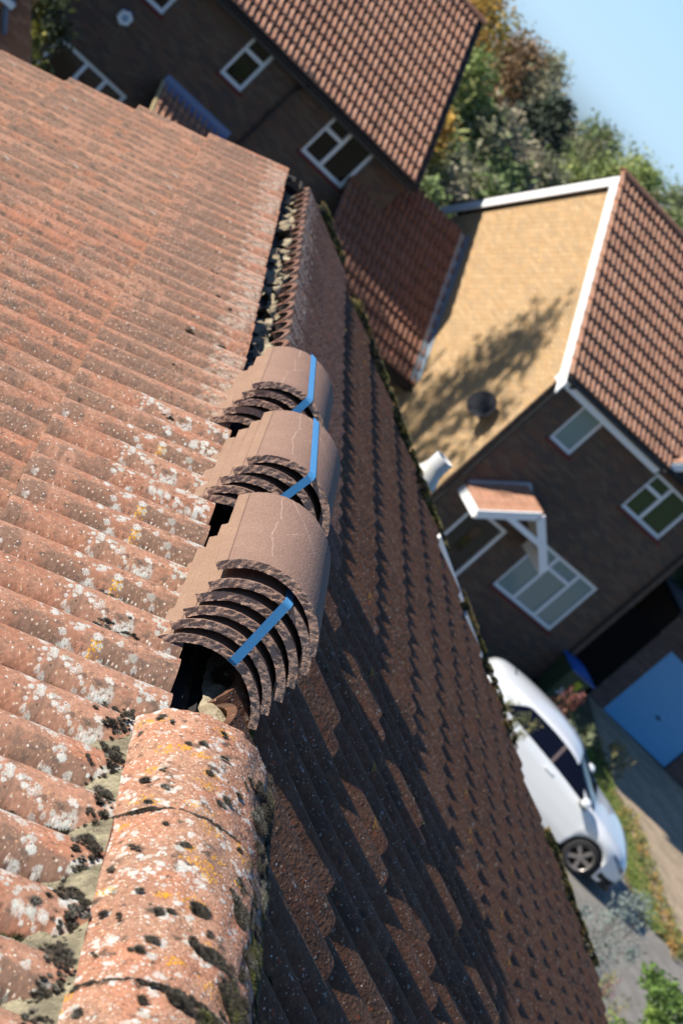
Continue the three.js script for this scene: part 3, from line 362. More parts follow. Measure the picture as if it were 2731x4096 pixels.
function pitchedDeck(x0, x1, ye, ze, yr, zr, zb) { const t = .05, up = .035; return join([gridGeo(1, 1, (u, v) => [lerp(x0, x1, u), lerp(yr, ye, v) - up, lerp(zr, ze, v)]), gridGeo(1, 1, (u, v) => [lerp(x0, x1, u), lerp(ye, yr, v) - up, lerp(zb, zr, v)]), gridGeo(1, 1, (u, v) => [lerp(x0, x1, u), lerp(yr, ye, v) - up - t, lerp(zr, ze, v)], true), gridGeo(1, 1, (u, v) => [lerp(x0, x1, u), lerp(ye, yr, v) - up - t, lerp(zb, zr, v)], true)]); }

// ---------------------------------------------------------------- house across the way, upper left
{ const th = -16.9 * Math.PI / 180, A = thing('brick_house', 'dark brick house at the top with red roll tiled roof and white alarm box', 'house', [3.293, 0, -37.27], -th);
  const X0 = -6.75, X1 = .95, holes = [[-3.44, -2.86, 4.04, 5.03], [-1.18, .0, 4.04, 5.03], [-6.2, -4.97, 4.06, 5.03], [-6.05, -4.35, .12, 2.5]];
  const front = part('wall', wallSlab([[X0, 0], [X1, 0], [X1, 5.06], [X0, 5.06]], holes, .25), mMortarWall, A);
  part('gable_wall', (() => { const s = new THREE.Shape([[0, 0], [7.2, 0], [7.2, 5.06], [3.6, 8.05], [0, 5.06]].map(p => new THREE.Vector2(...p))), g = new THREE.ExtrudeGeometry(s, { depth: .24, bevelEnabled: false }); g.rotateY(Math.PI / 2); g.translate(X1 - .24, 0, -.26); return g; })(), std(.17, .11, .08, .95), A);
  part('gable_wall', (() => { const s = new THREE.Shape([[0, 0], [7.2, 0], [7.2, 5.06], [3.6, 8.05], [0, 5.06]].map(p => new THREE.Vector2(...p))), g = new THREE.ExtrudeGeometry(s, { depth: .24, bevelEnabled: false }); g.rotateY(Math.PI / 2); g.translate(X0, 0, -.26); return g; })(), std(.17, .11, .08, .95), A);
  part('back_wall', box(X0, X1, 0, 5, -7.4, -7.2), std(.17, .11, .08, .95), A);
  layBricks(A, [{ parent: front, x0: X0, x1: X1, y0: 0, y1: 5.06, holes, cols: DARKBRICK, at: frontAt }], 300);
  windowIn(A, -3.44, -2.86, 4.04, 5.03, { fan: [[0, 4.7]] }); windowIn(A, -1.18, 0, 4.04, 5.03, { cols: [-.66], fan: [[0, 4.7]] }); windowIn(A, -6.2, -4.97, 4.06, 5.03, { cols: [-5.6], fan: [[1, 4.7]] });
  windowIn(A, -6.05, -4.35, .12, 2.5, { cols: [-5.32, -4.85], fan: [[1, 2.05], [2, 2.05]], sill: false });
  const pitch = Math.atan2(8.23 - 5.2, 3.75), roof = part('roof', pitchedDeck(X0 - .2, 1.0, 5.2, .35, 8.23, -3.4, -7.6), std(.03, .022, .02, .95), A);
  tiledSlope(roof, A, { x0: X0 - .2, x1: 1.0, eave: [5.2, .36], pitch, courses: 14 }); ridgeRow(roof, X0 - .2, 1.0, 8.24, -3.42);
  part('gutter', gutterGeo(X0 - .15, .98, 5.12, .4), mBlackPlastic, A); part('fascia', box(X0 - .15, .98, 4.98, 5.13, .30, .33), std(.02, .018, .017, .5), A); part('soffit', box(X0 - .15, .98, 4.975, 4.99, .02, .30), std(.03, .026, .024, .6), A);
  const dp = part('downpipe', tube([[-2.12, 5.08, .38], [-2.13, 4.98, .2], [-2.14, 4.85, .07], [-2.15, 4.4, .06], [-2.2, 0.1, .06]], .034, 8, 40), mBlackPlastic, A);
  for (const y of [1.2, 2.6, 4.1]) part('bracket', box(-2.2, -2.11, y, y + .05, 0, .1), mBlackPlastic, dp);
  // hexagonal alarm box
  const al = part('alarm_box', (() => { const g = new THREE.CylinderGeometry(.15, .16, .09, 6); g.rotateX(Math.PI / 2); g.translate(-5.45, 3.56, .055); return g; })(), std(.66, .7, .72, .4), A); part('badge', (() => { const g = new THREE.CircleGeometry(.075, 5); g.translate(-5.45, 3.56, .104); return g; })(), std(.2, .32, .45, .5), al);
  part('lower_strip', (() => { const g = new THREE.CylinderGeometry(.161, .161, .03, 6, 1, false, 2.6, 1.2); g.rotateX(Math.PI / 2); g.translate(-5.45, 3.56, .07); return g; })(), std(.02, .03, .2, .4), al);
  // little tiled canopy with lead flashing
  const cp = part('canopy', (() => { const s = new THREE.Shape([[0, 2.6], [.78, 2.6], [.78, 2.72], [0, 3.18]].map(p => new THREE.Vector2(...p))), g = new THREE.ExtrudeGeometry(s, { depth: 1.58, bevelEnabled: false }); g.rotateY(-Math.PI / 2); g.scale(1, 1, 1); g.translate(-2.46, 0, 0); return g; })(), std(.05, .045, .04, .8), A);
  A.updateMatrixWorld(true); tiledSlope(cp, A, { x0: -4.08, x1: -2.44, eave: [2.74, .84], pitch: Math.atan2(.48, .8), courses: 3, gauge: .29 });
  part('lead_flashing', join([box(-4.1, -2.42, 3.2, 3.36, .012, .026), bar([-4.1, 3.2, .03], [-2.42, 3.2, .03], .02, .03), gridGeo(1, 1, (u, v) => [lerp(-4.1, -2.42, u), lerp(3.24, 3.13, v), lerp(.02, .2, v)])]), std(.13, .19, .34, .5, { metalness: .2 }), cp);
  part('verge', bar([-4.1, 3.2, .05], [-4.1, 2.72, .86], .05, .06), std(.45, .36, .2, .9), cp);
}

// ---------------------------------------------------------------- house on the right with the sunlit gable
const thB = -21.04 * Math.PI / 180;
const Bh = thing('brick_house', 'brick house on the right with sunlit buff gable, white bargeboards and porch', 'house', [8.174, 0, -33.607], -thB);
{ const B = Bh, holes = [[.86, 1.52, 4.02, 4.96], [3.28, 4.6, 3.98, 4.96], [2.64, 4.56, 1.12, 2.44], [.9, 1.9, .0, 2.12]];
  const front = part('wall', wallSlab([[0, 0], [5.5, 0], [5.5, 5.06], [0, 5.06]], holes, .25), mMortarWall, B);
  const gs = new THREE.Shape([[0, 0], [6.92, 0], [6.92, 5.06], [3.46, 7.98], [0, 5.06]].map(p => new THREE.Vector2(...p)));
  const mkGable = () => { const g = new THREE.ExtrudeGeometry(gs, { depth: .25, bevelEnabled: false }); g.rotateY(Math.PI / 2); g.translate(0, 0, -.003); return g; };
  const gable = part('gable_wall', mkGable(), mMortarBuff, B); part('gable_wall', mkGable().translate(5.24, 0, 0), std(.17, .11, .08, .95), B); part('back_wall', box(.25, 5.24, 0, 5, -6.92, -6.7), std(.17, .11, .08, .95), B);
  const gableAt = (x, y) => new THREE.Matrix4().makeTranslation(0, y, -x).multiply(new THREE.Matrix4().makeRotationY(-Math.PI / 2));
  const slope = (7.98 - 5.06) / 3.46;
  layBricks(B, [{ parent: front, x0: 0, x1: 5.5, y0: 0, y1: 5.06, holes, cols: DARKBRICK, at: frontAt, weight: .9 }, { parent: gable, x0: .003, x1: 6.92, y0: 0, y1: 7.96, cols: BUFF, at: gableAt, clip: (c, d) => d < 5.06 ? [0, 6.92] : [(d - 5.06) / slope, 6.92 - (d - 5.06) / slope] }], 300);
  windowIn(B, .86, 1.52, 4.02, 4.96, { glass: mGlassTeal }); windowIn(B, 3.28, 4.6, 3.98, 4.96, { cols: [3.86], fan: [[0, 4.62]], glass: mGlassGreen }); windowIn(B, 2.64, 4.56, 1.12, 2.44, { cols: [3.28, 3.98], fan: [[1, 2.1]], glass: mGlassTeal });
  // door in a white frame
  const dr = part('door', box(.99, 1.81, .03, 2.03, -.08, -.03), std(.012, .013, .015, .3), B); part('frame', join([box(.9, .97, 0, 2.12, -.1, .0), box(1.83, 1.9, 0, 2.12, -.1, .0), box(.97, 1.83, 2.05, 2.12, -.1, .0)]), mWhite, dr); part('pane', box(1.3, 1.5, .9, 1.85, -.03, -.022), mGlassDark, dr); part('letter_plate', box(1.28, 1.54, .62, .68, -.03, -.018), std(.5, .52, .55, .25, { metalness: .8 }), dr); part('handle', box(1.06, 1.09, .95, 1.12, -.03, .01), std(.55, .56, .58, .25, { metalness: .8 }), dr);
  // roof
  const pitch = Math.atan2(8.29 - 5.2, 3.76), roof = part('roof', pitchedDeck(-.13, 9.2, 5.2, .3, 8.29, -3.46, -7.2), std(.03, .022, .02, .95), B);
  tiledSlope(roof, B, { x0: -.17, x1: 9.2, eave: [5.2, .31], pitch, courses: 14, keep: (x, y, z) => !(y < 6.05 - Math.abs(x - 4.15) * .82) }); ridgeRow(roof, -.17, 9.2, 8.3, -3.48);
  part('gutter', gutterGeo(-.12, 2.98, 5.12, .36), mBlackPlastic, B); part('fascia', box(-.1, 3.0, 4.93, 5.13, .26, .285), mWhiteTrim, B); part('soffit', box(-.1, 3.0, 4.92, 4.935, .015, .26), mWhiteTrim, B);
    // bargeboards: real planks following each slope of the gable
  for (const sg of [1, -1]) { const s = new THREE.Shape([[0, 0], [3.86, -3.86 * Math.tan(pitch)], [3.86, -3.86 * Math.tan(pitch) - .26], [0, -.26]].map(p => new THREE.Vector2(...p))), g = new THREE.ExtrudeGeometry(s, { depth: .03, bevelEnabled: true, bevelSize: .004, bevelThickness: .004, bevelSegments: 1 }); g.rotateY(sg > 0 ? -Math.PI / 2 : Math.PI / 2); g.translate(sg > 0 ? -.09 : -.12, 8.19, -3.46); part('bargeboard', g, mWhiteTrim, B); }
  part('eave_box', box(-.085, .0, 4.9, 5.12, .0, .255), mWhiteTrim, B);
  // downpipe down the front corner
  const dp = part('downpipe', tube([[.12, 5.06, .36], [.13, 4.95, .2], [.14, 4.84, .08], [.14, 4.4, .06], [.14, .08, .06]], .034, 8, 40), mBlackPlastic, B); for (const y of [1, 2.4, 3.9]) part('bracket', box(.09, .19, y, y + .05, 0, .1), mBlackPlastic, dp);
  part('downpipe', tube([[5.3, 5.0, .07], [5.3, 2.5, .06], [5.3, .08, .06]], .034, 8, 20), mBlackPlastic, B);
  // gablet over the right upper window
  const gb = part('gablet', (() => { const s = new THREE.Shape([[3.1, 5.06], [5.2, 5.06], [4.15, 5.92]].map(p => new THREE.Vector2(...p))), g = new THREE.ExtrudeGeometry(s, { depth: .3, bevelEnabled: false }); g.translate(0, 0, -.3); return g; })(), std(.12, .08, .06, .95), B);
  const gp = Math.atan2(.9, 1.1);
  for (const sg of [-1, 1]) { const g = join([gridGeo(8, 3, (u, v) => { const q = lerp(0, 1.32, v), zz = lerp(.2, -1.4, u), f = Math.abs(((zz * 6.7) % 1 + 1) % 1 - .5); return [4.15 + sg * q * Math.cos(gp), 6.14 - q * Math.sin(gp) + .02 * f, zz, zz, q]; }, sg < 0)]); part('gablet_tiles', g, roofSkins[0], gb); part('gablet_bargeboard', bar([4.15, 6.0, .21], [4.15 + sg * 1.06, 6.0 - 1.06 * .82, .21], .03, .17), mWhiteTrim, gb); }
  // porch canopy: small gabled roof on white bargeboards and a collar tie
  const pc = part('porch', (() => { const g = []; const C = 1.38, hw = 1.0, e = 2.3, a = 3.02, D = .95; for (const sg of [-1, 1]) { g.push(gridGeo(1, 1, (u, v) => [C + sg * lerp(0, hw + .05, v), lerp(a, e, v) - .03, lerp(0, D, u)], sg > 0)); } return join(g); })(), std(.5, .5, .5, .6), B);
  { const C = 1.38, hw = 1.02, e = 2.3, a = 3.04, D = .95, an = Math.atan2(a - e, hw), L = Math.hypot(a - e, hw), mk = std(1, .95, .9, .9, { map: roofSkins[0].map });
    for (const sg of [-1, 1]) for (let k = 0; k < 4; k++) for (let j = 0; j < 4; j++) { const q0 = k * L / 4, q1 = (k + 1) * L / 4 + .02, z0 = j * D / 4, z1 = (j + 1) * D / 4 - .004; const P = (q, zz, up) => [C + sg * (q * Math.cos(an)) + sg * up * Math.sin(an), a - q * Math.sin(an) + up * Math.cos(an), zz]; const g = join([gridGeo(6, 1, (u, v) => { const zz = lerp(z0, z1, u); return [...P(lerp(q0, q1, v), zz, .014 + .014 * v + .02 * Math.abs(Math.sin(Math.PI * u * 2))), zz, v]; }, sg < 0), gridGeo(6, 1, (u, v) => { const zz = lerp(z0, z1, u); return [...P(q1, zz, v ? .0 : .028 + .02 * Math.abs(Math.sin(Math.PI * u * 2))), zz, v]; }, sg < 0)]); part('roof_tile', g, mk, pc); }
    for (const sg of [-1, 1]) { part('bargeboard', bar([C, a - .07, D + .02], [C + sg * (hw + .03), e - .09, D + .02], .035, .17), mWhiteTrim, pc); part('side_fascia', box(C + sg * hw - .02, C + sg * hw + .02, e - .19, e - .01, 0, D), mWhiteTrim, pc); }
    part('collar_tie', bar([C - .56, 2.56, D + .015], [C + .56, 2.56, D + .015], .07, .11), mWhiteTrim, pc);
    part('lead_flashing', join([-1, 1].map(sg => bar([C, a + .07, .02], [C + sg * hw, e + .07, .02], .03, .08))), std(.32, .36, .4, .5), pc); }
}
solo('satellite_dish', (() => { const g = join([new THREE.LatheGeometry(Array.from({ length: 9 }, (_, i) => new THREE.Vector2(i / 8 * .29, .09 * (i / 8) ** 2)), 32), new THREE.LatheGeometry(Array.from({ length: 9 }, (_, i) => new THREE.Vector2(.29 - i / 8 * .29, .012 + .09 * (1 - i / 8) ** 2)), 32)]); g.rotateX(1.15); g.translate(0, 0, .28); return join([g, tube([[0, 0, .27], [.02, -.14, .14], [0, -.16, 0]], .02, 8), tube([[0, -.27, .35], [0, -.3, .5], [0, -.14, .62]], .011, 6), box(-.03, .03, -.16, -.09, .58, .66), box(-.06, .06, -.24, -.1, -.0, .012)]); })(), std(.014, .015, .022, .85),
  'dark round satellite dish on the sunlit buff gable', 'satellite dish', V3(-.012, 3.5, -.72).applyAxisAngle(V3(0, 1, 0), -thB).add(V3(8.174, 0, -33.607)).toArray(), -thB - 1.15);

// link garage between the two houses, its roof leaning against the gable
{ const G = thing('link_garage', 'low red tiled garage roof wedged between the two brick houses', 'garage', [8.174, 0, -33.607], -thB), x0 = -3.3, x1 = -.02, ye = 2.46, ze = -3.1, yr = 4.95, zr = -5.85, pitch = Math.atan2(yr - ye, ze - zr);
  const roof = part('roof', pitchedDeck(x0, x1, ye, ze, yr, zr, zr - 2.4), std(.03, .022, .02, .95), G);
  part('wall', box(x0 + .2, x1, 0, 2.4, -8.0, -3.5), std(.15, .1, .07, .95), G); part('gutter', gutterGeo(x0, x1, 2.39, -3.02), mBlackPlastic, G); part('fascia', box(x0, x1, 2.24, 2.42, -3.12, -3.1), std(.03, .025, .022, .6), G);
  tiledSlope(roof, G, { x0, x1: x1 - .1, eave: [ye, ze + .02], pitch, courses: 11, skins: garageShadeSkins });
  const step = 9; for (let k = 0; k < step; k++) { const q0 = k / step, q1 = (k + 1.06) / step, P = (q, up, xx) => [xx, lerp(ye, yr, q) + up, lerp(ze, zr, q)]; part('lead_flashing', join([gridGeo(1, 1, (u, v) => P(lerp(q1, q0, v), .05 + .006 * v, lerp(-.2, -.025, u))), gridGeo(1, 1, (u, v) => P(lerp(q1, q0, v), lerp(.05, .2, u) + .006 * v, -.025 - .006 * v))]), std(.26, .32, .38, .5, { metalness: .15 }), roof); }
}

const mShadeGate = new THREE.MeshPhysicalMaterial({ color: lin(.008, .008, .008), roughness: 1, specularIntensity: .1 });  // near-black boards standing in for the deep shade of the passage
// blue-doored garage and the black gate added for the shade beside it
{ const G = thing('garage', 'brick garage with plain bright blue up and over door', 'garage', [15.95, 0, -38.68], 5 * Math.PI / 180);
  const front = part('wall', wallSlab([[-.55, 0], [3.0, 0], [3.0, 2.75], [-.55, 2.75]], [[0, 2.2, .0, 2.06]], .22), mMortarWall, G);
  part('side_wall', box(-.55, -.33, 0, 2.75, -5, -.22), std(.12, .08, .06, .95), G); part('side_wall', box(2.78, 3.0, 0, 2.75, -5, -.22), std(.12, .08, .06, .95), G); part('roof', box(-.62, 3.07, 2.75, 2.87, -5.05, .06), std(.04, .04, .042, .9), G);
  layBricks(G, [{ parent: front, x0: -.55, x1: 3.0, y0: 0, y1: 2.74, holes: [[0, 2.2, 0, 2.06]], cols: [[.13, .09, .08], [.11, .08, .075], [.16, .11, .1]], at: frontAt }], 300);
  const d = part('door', rbox(2.18, 2.04, .04, .008), std(.11, .37, .66, .4), G); d.position.set(1.1, 1.03, -.06);
  for (let k = 0; k < 9; k++) part('rib', box(-1.05, 1.05, -.98 + k * .217, -.98 + k * .217 + .012, .02, .026), std(.10, .35, .63, .4), d);
  part('handle', (() => { const g = new THREE.CylinderGeometry(.035, .035, .05, 16); g.rotateX(Math.PI / 2); g.translate(.0, -.28, .045); return g; })(), mBlackPlastic, d); part('handle_bar', box(-.07, .07, -.292, -.268, .05, .07), mBlackPlastic, d);
  part('frame', join([box(-.06, .0, 0, 2.12, -.1, -.02), box(2.2, 2.26, 0, 2.12, -.1, -.02), box(0, 2.2, 2.06, 2.12, -.1, -.02)]), std(.03, .12, .28, .4), G);
  const fl = part('security_light', box(.08, .26, 2.3, 2.42, .0, .12), mBlackPlastic, G); part('lens', box(.1, .24, 2.31, 2.36, .12, .13), std(.3, .16, .03, .3), fl);
  const g = thing('added_gate', 'black timber gate added in place of the deep shade in the passage beside the garage', 'gate', [13.3, 0, -37.4], 18 * Math.PI / 180); for (let k = 0; k < 15; k++) part('board', box(k * .13, k * .13 + .124, .05, 2.3 + (k % 3) * .004, 0, .025), mShadeGate, g); for (const y of [.4, 1.9]) part('rail', box(0, 1.95, y, y + .09, -.04, 0), mShadeGate, g);
}

// corner of another house, upper left
{ const C = thing('brick_house', 'corner of an orange brick house at the top left with white gutter end', 'house', [-2.75, 0, -30], 24 * Math.PI / 180);
  const hs = new THREE.Shape([[-6, 0], [1.2, 0], [1.2, 2.0], [-1.0, 4.35], [-6, 4.35]].map(p => new THREE.Vector2(...p))), g = new THREE.ExtrudeGeometry(hs, { depth: .25, bevelEnabled: false }); g.translate(0, 0, -.25);
  const w = part('wall', g, std(.3, .17, .11, .95), C);
  layBricks(C, [{ parent: w, x0: -3, x1: 1.2, y0: 1.4, y1: 4.33, cols: [[.36, .155, .085], [.32, .13, .07], [.40, .19, .11], [.27, .12, .08]], at: frontAt, clip: (c, d) => [-3, 1.2 - Math.max(0, d - 2.0) * 2.2 / 2.35] }], 300);
  part('roof', bar([-6, 4.6, -.5], [-.9, 4.6, -.5], 1.4, .12), roofSkins[0], C); part('gutter', bar([-3, 3.27, .25], [-.42, 3.27, .25], .16, .1), mWhiteTrim, C); part('fascia', bar([-3, 3.4, .1], [-.42, 3.4, .1], .16, .2), std(.05, .05, .07, .5), C);
  part('downpipe', tube([[-.5, 3.2, .25], [-.34, 3.0, .2], [-.18, 2.84, .1]], .05, 8), std(.1, .15, .24, .5), C); part('soil_pipe', tube([[-.5, 3.05, .08], [-.36, 2.4, .08], [-.36, 0, .08]], .055, 8), mBlackPlastic, C);
  part('side_wall', box(-6, -5.76, 0, 4.3, -5, -.25), std(.3, .17, .11, .95), C); }
// ---------------------------------------------------------------- white hatchback
const curve = pts => x => { let k = 0; while (k < pts.length - 2 && x > pts[k + 1][0]) k++; const p0 = pts[Math.max(0, k - 1)], p1 = pts[k], p2 = pts[k + 1], p3 = pts[Math.min(pts.length - 1, k + 2)], h = p2[0] - p1[0], t = clamp((x - p1[0]) / h), m1 = k ? (p2[1] - p0[1]) / (p2[0] - p0[0]) : (p2[1] - p1[1]) / h, m2 = k < pts.length - 2 ? (p3[1] - p1[1]) / (p3[0] - p1[0]) : (p2[1] - p1[1]) / h, t2 = t * t, t3 = t2 * t; return (2 * t3 - 3 * t2 + 1) * p1[1] + (t3 - 2 * t2 + t) * h * m1 + (-2 * t3 + 3 * t2) * p2[1] + (t3 - t2) * h * m2; };
{ const a = 13 * Math.PI / 180, car = thing('parked_car', 'white hatchback car parked beyond the roof verge, nose pointing right', 'car', [12.98 + .8 * Math.sin(a), 0.012, -27.785 - .8 * Math.cos(a)], -a);
  const topY = curve([[-3.4, .85], [-3.36, 1.12], [-3.25, 1.31], [-2.95, 1.41], [-2.2, 1.475], [-1.6, 1.47], [-1.2, 1.40], [-.8, 1.20], [-.42, 1.015], [0, .95], [.4, .86], [.64, .755], [.78, .62], [.85, .46]]);
  const wid = curve([[-3.4, .60], [-3.25, .76], [-2.7, .855], [-1.6, .875], [-.4, .875], [.1, .865], [.4, .80], [.62, .68], [.78, .5], [.85, .34]]);
  const belt = curve([[-3.4, .70], [-3.2, .94], [-2.6, 1.03], [-1.6, 1.0], [-.7, .95], [-.1, .88], [.35, .78], [.62, .68], [.78, .57], [.85, .44]]);
  const roofW = curve([[-3.4, .5], [-3.0, .56], [-2.4, .60], [-1.4, .58], [-1.0, .60], [-.5, .70], [0, .70], [.45, .6], [.7, .42], [.85, .2]]);
  const low = x => { const arch = c => { const d = Math.abs(x - c); return d < .365 ? .31 + Math.sqrt(.365 * .365 - d * d) : 0; }; const sill = x > .55 ? lerp(.2, .26, (x - .55) / .3) : x < -3.0 ? lerp(.22, .34, (-3 - x) / .4) : .2; return Math.max(sill, arch(0), arch(-2.55)); };
  const K = [[.94, 0], [.985, .22], [1, .55], [.985, .86], [.955, 1]];
  const section = (x, v) => {                                          // v: 0 sill, .5 shoulder, 1 roof centre
    const w = wid(x), b = belt(x), t = Math.max(topY(x), b + .004), l = Math.min(low(x), b - .02), rw = Math.min(roofW(x), w * .94);
    if (v <= .5) { const q = v / .5 * 4, k = Math.min(3, Math.floor(q)), f = q - k; const ww = lerp(K[k][0], K[k + 1][0], f), hh = lerp(K[k][1], K[k + 1][1], f); const fl = .018 * Math.max(0, 1 - Math.abs(Math.hypot(x, 0) - .0) / .45) * (1 - hh) + .018 * Math.max(0, 1 - Math.abs(x + 2.55) / .45) * (1 - hh); return [ww * w + fl, lerp(l, b, hh)]; }
    const q = (v - .5) / .5; if (q < .5) { const f = q / .5; return [lerp(.955 * w, rw, f) + .02 * Math.sin(Math.PI * f), lerp(b, t - .05 * Math.min(1, (t - b) / .3), f)]; }
    const f = (q - .5) / .5; return [rw * (1 - f), lerp(t - .05 * Math.min(1, (t - b) / .3), t, Math.sin(f * Math.PI / 2))]; };
  const xs = []; for (let x = -3.4; x <= .851; x += .035) xs.push(x);
  const side = sg => gridGeo(30, xs.length - 1, (u, v, i, j) => { const [w, h] = section(xs[j], u); return [xs[j], h, sg * w]; }, sg < 0);
  const cap = (x, f) => gridGeo(30, 1, (u, v, i, j) => { const [w, h] = section(x, u); return [x, h, (j ? -1 : 1) * w]; }, f);
  const paint = new THREE.MeshPhysicalMaterial({ color: lin(.78, .80, .82), roughness: .35, clearcoat: 1, clearcoatRoughness: .05 });
  const black = std(.012, .012, .013, .6), tint = new THREE.MeshPhysicalMaterial({ color: lin(.005, .006, .014), roughness: .05, specularIntensity: .5 });
  part('body', join([side(1), side(-1), cap(-3.4, false), cap(.8499, true)]), paint, car); part('floor', box(-3.3, .75, .17, .3, -.7, .7), black, car);
  const patch = (x0, x1, lo, hi, sg, off, nx = 24, ny = 6) => gridGeo(ny, nx, (u, v) => { const x = lerp(x0, x1, v), vv = lerp(lo(x), hi(x), u), [w, h] = section(x, vv), [w2, h2] = section(x, vv + .01), l = Math.hypot(w2 - w, h2 - h) || 1; return [x, h - off * (w2 - w) / l, sg * (w + off * (h2 - h) / l)]; }, sg < 0);
  const wTop = x => .725 - .19 * sstep(-.95, -.52, x) - .17 * sstep(-2.35, -2.85, x), wLow = x => .525;
  for (const sg of [1, -1]) {
    part('side_window', patch(-1.5, -.55, wLow, wTop, sg, .006), tint, car); part('side_window', patch(-2.8, -1.56, wLow, wTop, sg, .006), tint, car);
    part('pillar_trim', patch(-1.56, -1.5, wLow, wTop, sg, .008, 2), std(.16, .12, .11, .4), car);
    part('headlight', patch(.36, .72, x => lerp(.40, .34, (x - .36) / .36), x => .49, sg, .006, 12), new THREE.MeshPhysicalMaterial({ color: lin(.10, .13, .2), roughness: .1, clearcoat: 1 }), car);
    part('lower_trim', patch(.42, .8, x => .08, x => .17, sg, .006, 10), black, car);
    part('door_handle', (() => { const g = rbox(.2, .03, .03, .012); const [w, h] = section(-1.45, .42); g.translate(-1.45, h, sg * (w + .012)); return g; })(), paint, car);
    const mr = part('wing_mirror', (() => { const g = rbox(.16, .15, .2, .06, 4); g.translate(-.66, 1.04, sg * (wid(-.66) + .1)); return join([g, bar([-.66, .98, sg * (wid(-.66) - .06)], [-.66, 1.01, sg * (wid(-.66) + .08)], .05, .04)]); })(), paint, car); part('mirror_base', (() => { const g = rbox(.15, .04, .16, .015); g.translate(-.655, .955, sg * (wid(-.66) + .07)); return g; })(), black, mr);
    part('tail_light', patch(-3.34, -3.05, x => .36, x => .5, sg, .005, 8), std(.35, .01, .01, .2), car);
    for (const x of [0, -2.55]) {
      const wh = new THREE.Group(); wh.name = 'wheel'; wh.position.set(x, .315, sg * .78); wh.rotation.x = sg > 0 ? 0 : Math.PI; car.add(wh);
      part('tyre', (() => { const g = new THREE.LatheGeometry([[.225, -.1], [.25, -.1], [.3, -.09], [.312, -.05], [.312, .05], [.3, .085], [.25, .098], [.225, .09]].map(p => new THREE.Vector2(...p)), 40); g.rotateX(Math.PI / 2); return g; })(), std(.016, .016, .017, .85), wh);
      part('wheel_well', (() => { const g = new THREE.CylinderGeometry(.35, .35, .3, 32, 1); g.rotateX(Math.PI / 2); g.translate(0, .02, -.26); return g; })(), black, wh);
      const rim = part('rim', (() => { const g = [new THREE.LatheGeometry([[.228, -.09], [.232, .088], [.222, .092], [.206, .07], [.2, -.09]].map(p => new THREE.Vector2(...p)), 40), new THREE.CylinderGeometry(.045, .055, .03, 20).translate(0, .065, 0)]; for (let k = 0; k < 5; k++) { const sp = new THREE.BoxGeometry(.055, .03, .19); sp.translate(0, .06, .125); const p = sp.attributes.position; for (let i = 0; i < p.count; i++) { if (p.getZ(i) > .1) p.setX(i, p.getX(i) * 1.5); } sp.computeVertexNormals(); sp.rotateY(k * 1.2566 + .3); g.push(sp); } const m = join(g); m.rotateX(Math.PI / 2); return m; })(), std(.36, .33, .32, .3, { metalness: .7 }), wh);
      part('brake_disc', (() => { const g = new THREE.CylinderGeometry(.15, .15, .02, 24); g.rotateX(Math.PI / 2); g.translate(0, 0, -.02); return g; })(), std(.05, .05, .05, .5, { metalness: .6 }), wh);
    } }
  const glassTop = (x0, x1, lo) => gridGeo(16, 14, (u, v) => { const x = lerp(x0, x1, v), s = u * 2 - 1, vv = 1 - Math.abs(s) * (1 - lo), [w, h] = section(x, vv); return [x, h + .007, Math.sign(s) * w]; }, true);
  part('windscreen', glassTop(-1.16, -.44, .68), tint, car); part('rear_window', glassTop(-3.395, -3.35, .72), tint, car);
  part('aerial', (() => { const g = new THREE.ConeGeometry(.02, .2, 8); g.rotateZ(.9); g.translate(-2.95, 1.47, 0); return g; })(), black, car);
  part('grille', (() => { const g = rbox(.03, .12, .62, .012); g.translate(.842, .36, 0); return g; })(), black, car); part('number_plate', (() => { const g = rbox(.012, .1, .5, .004); g.translate(.866, .42, 0); return g; })(), std(.7, .7, .68, .5), car);
}

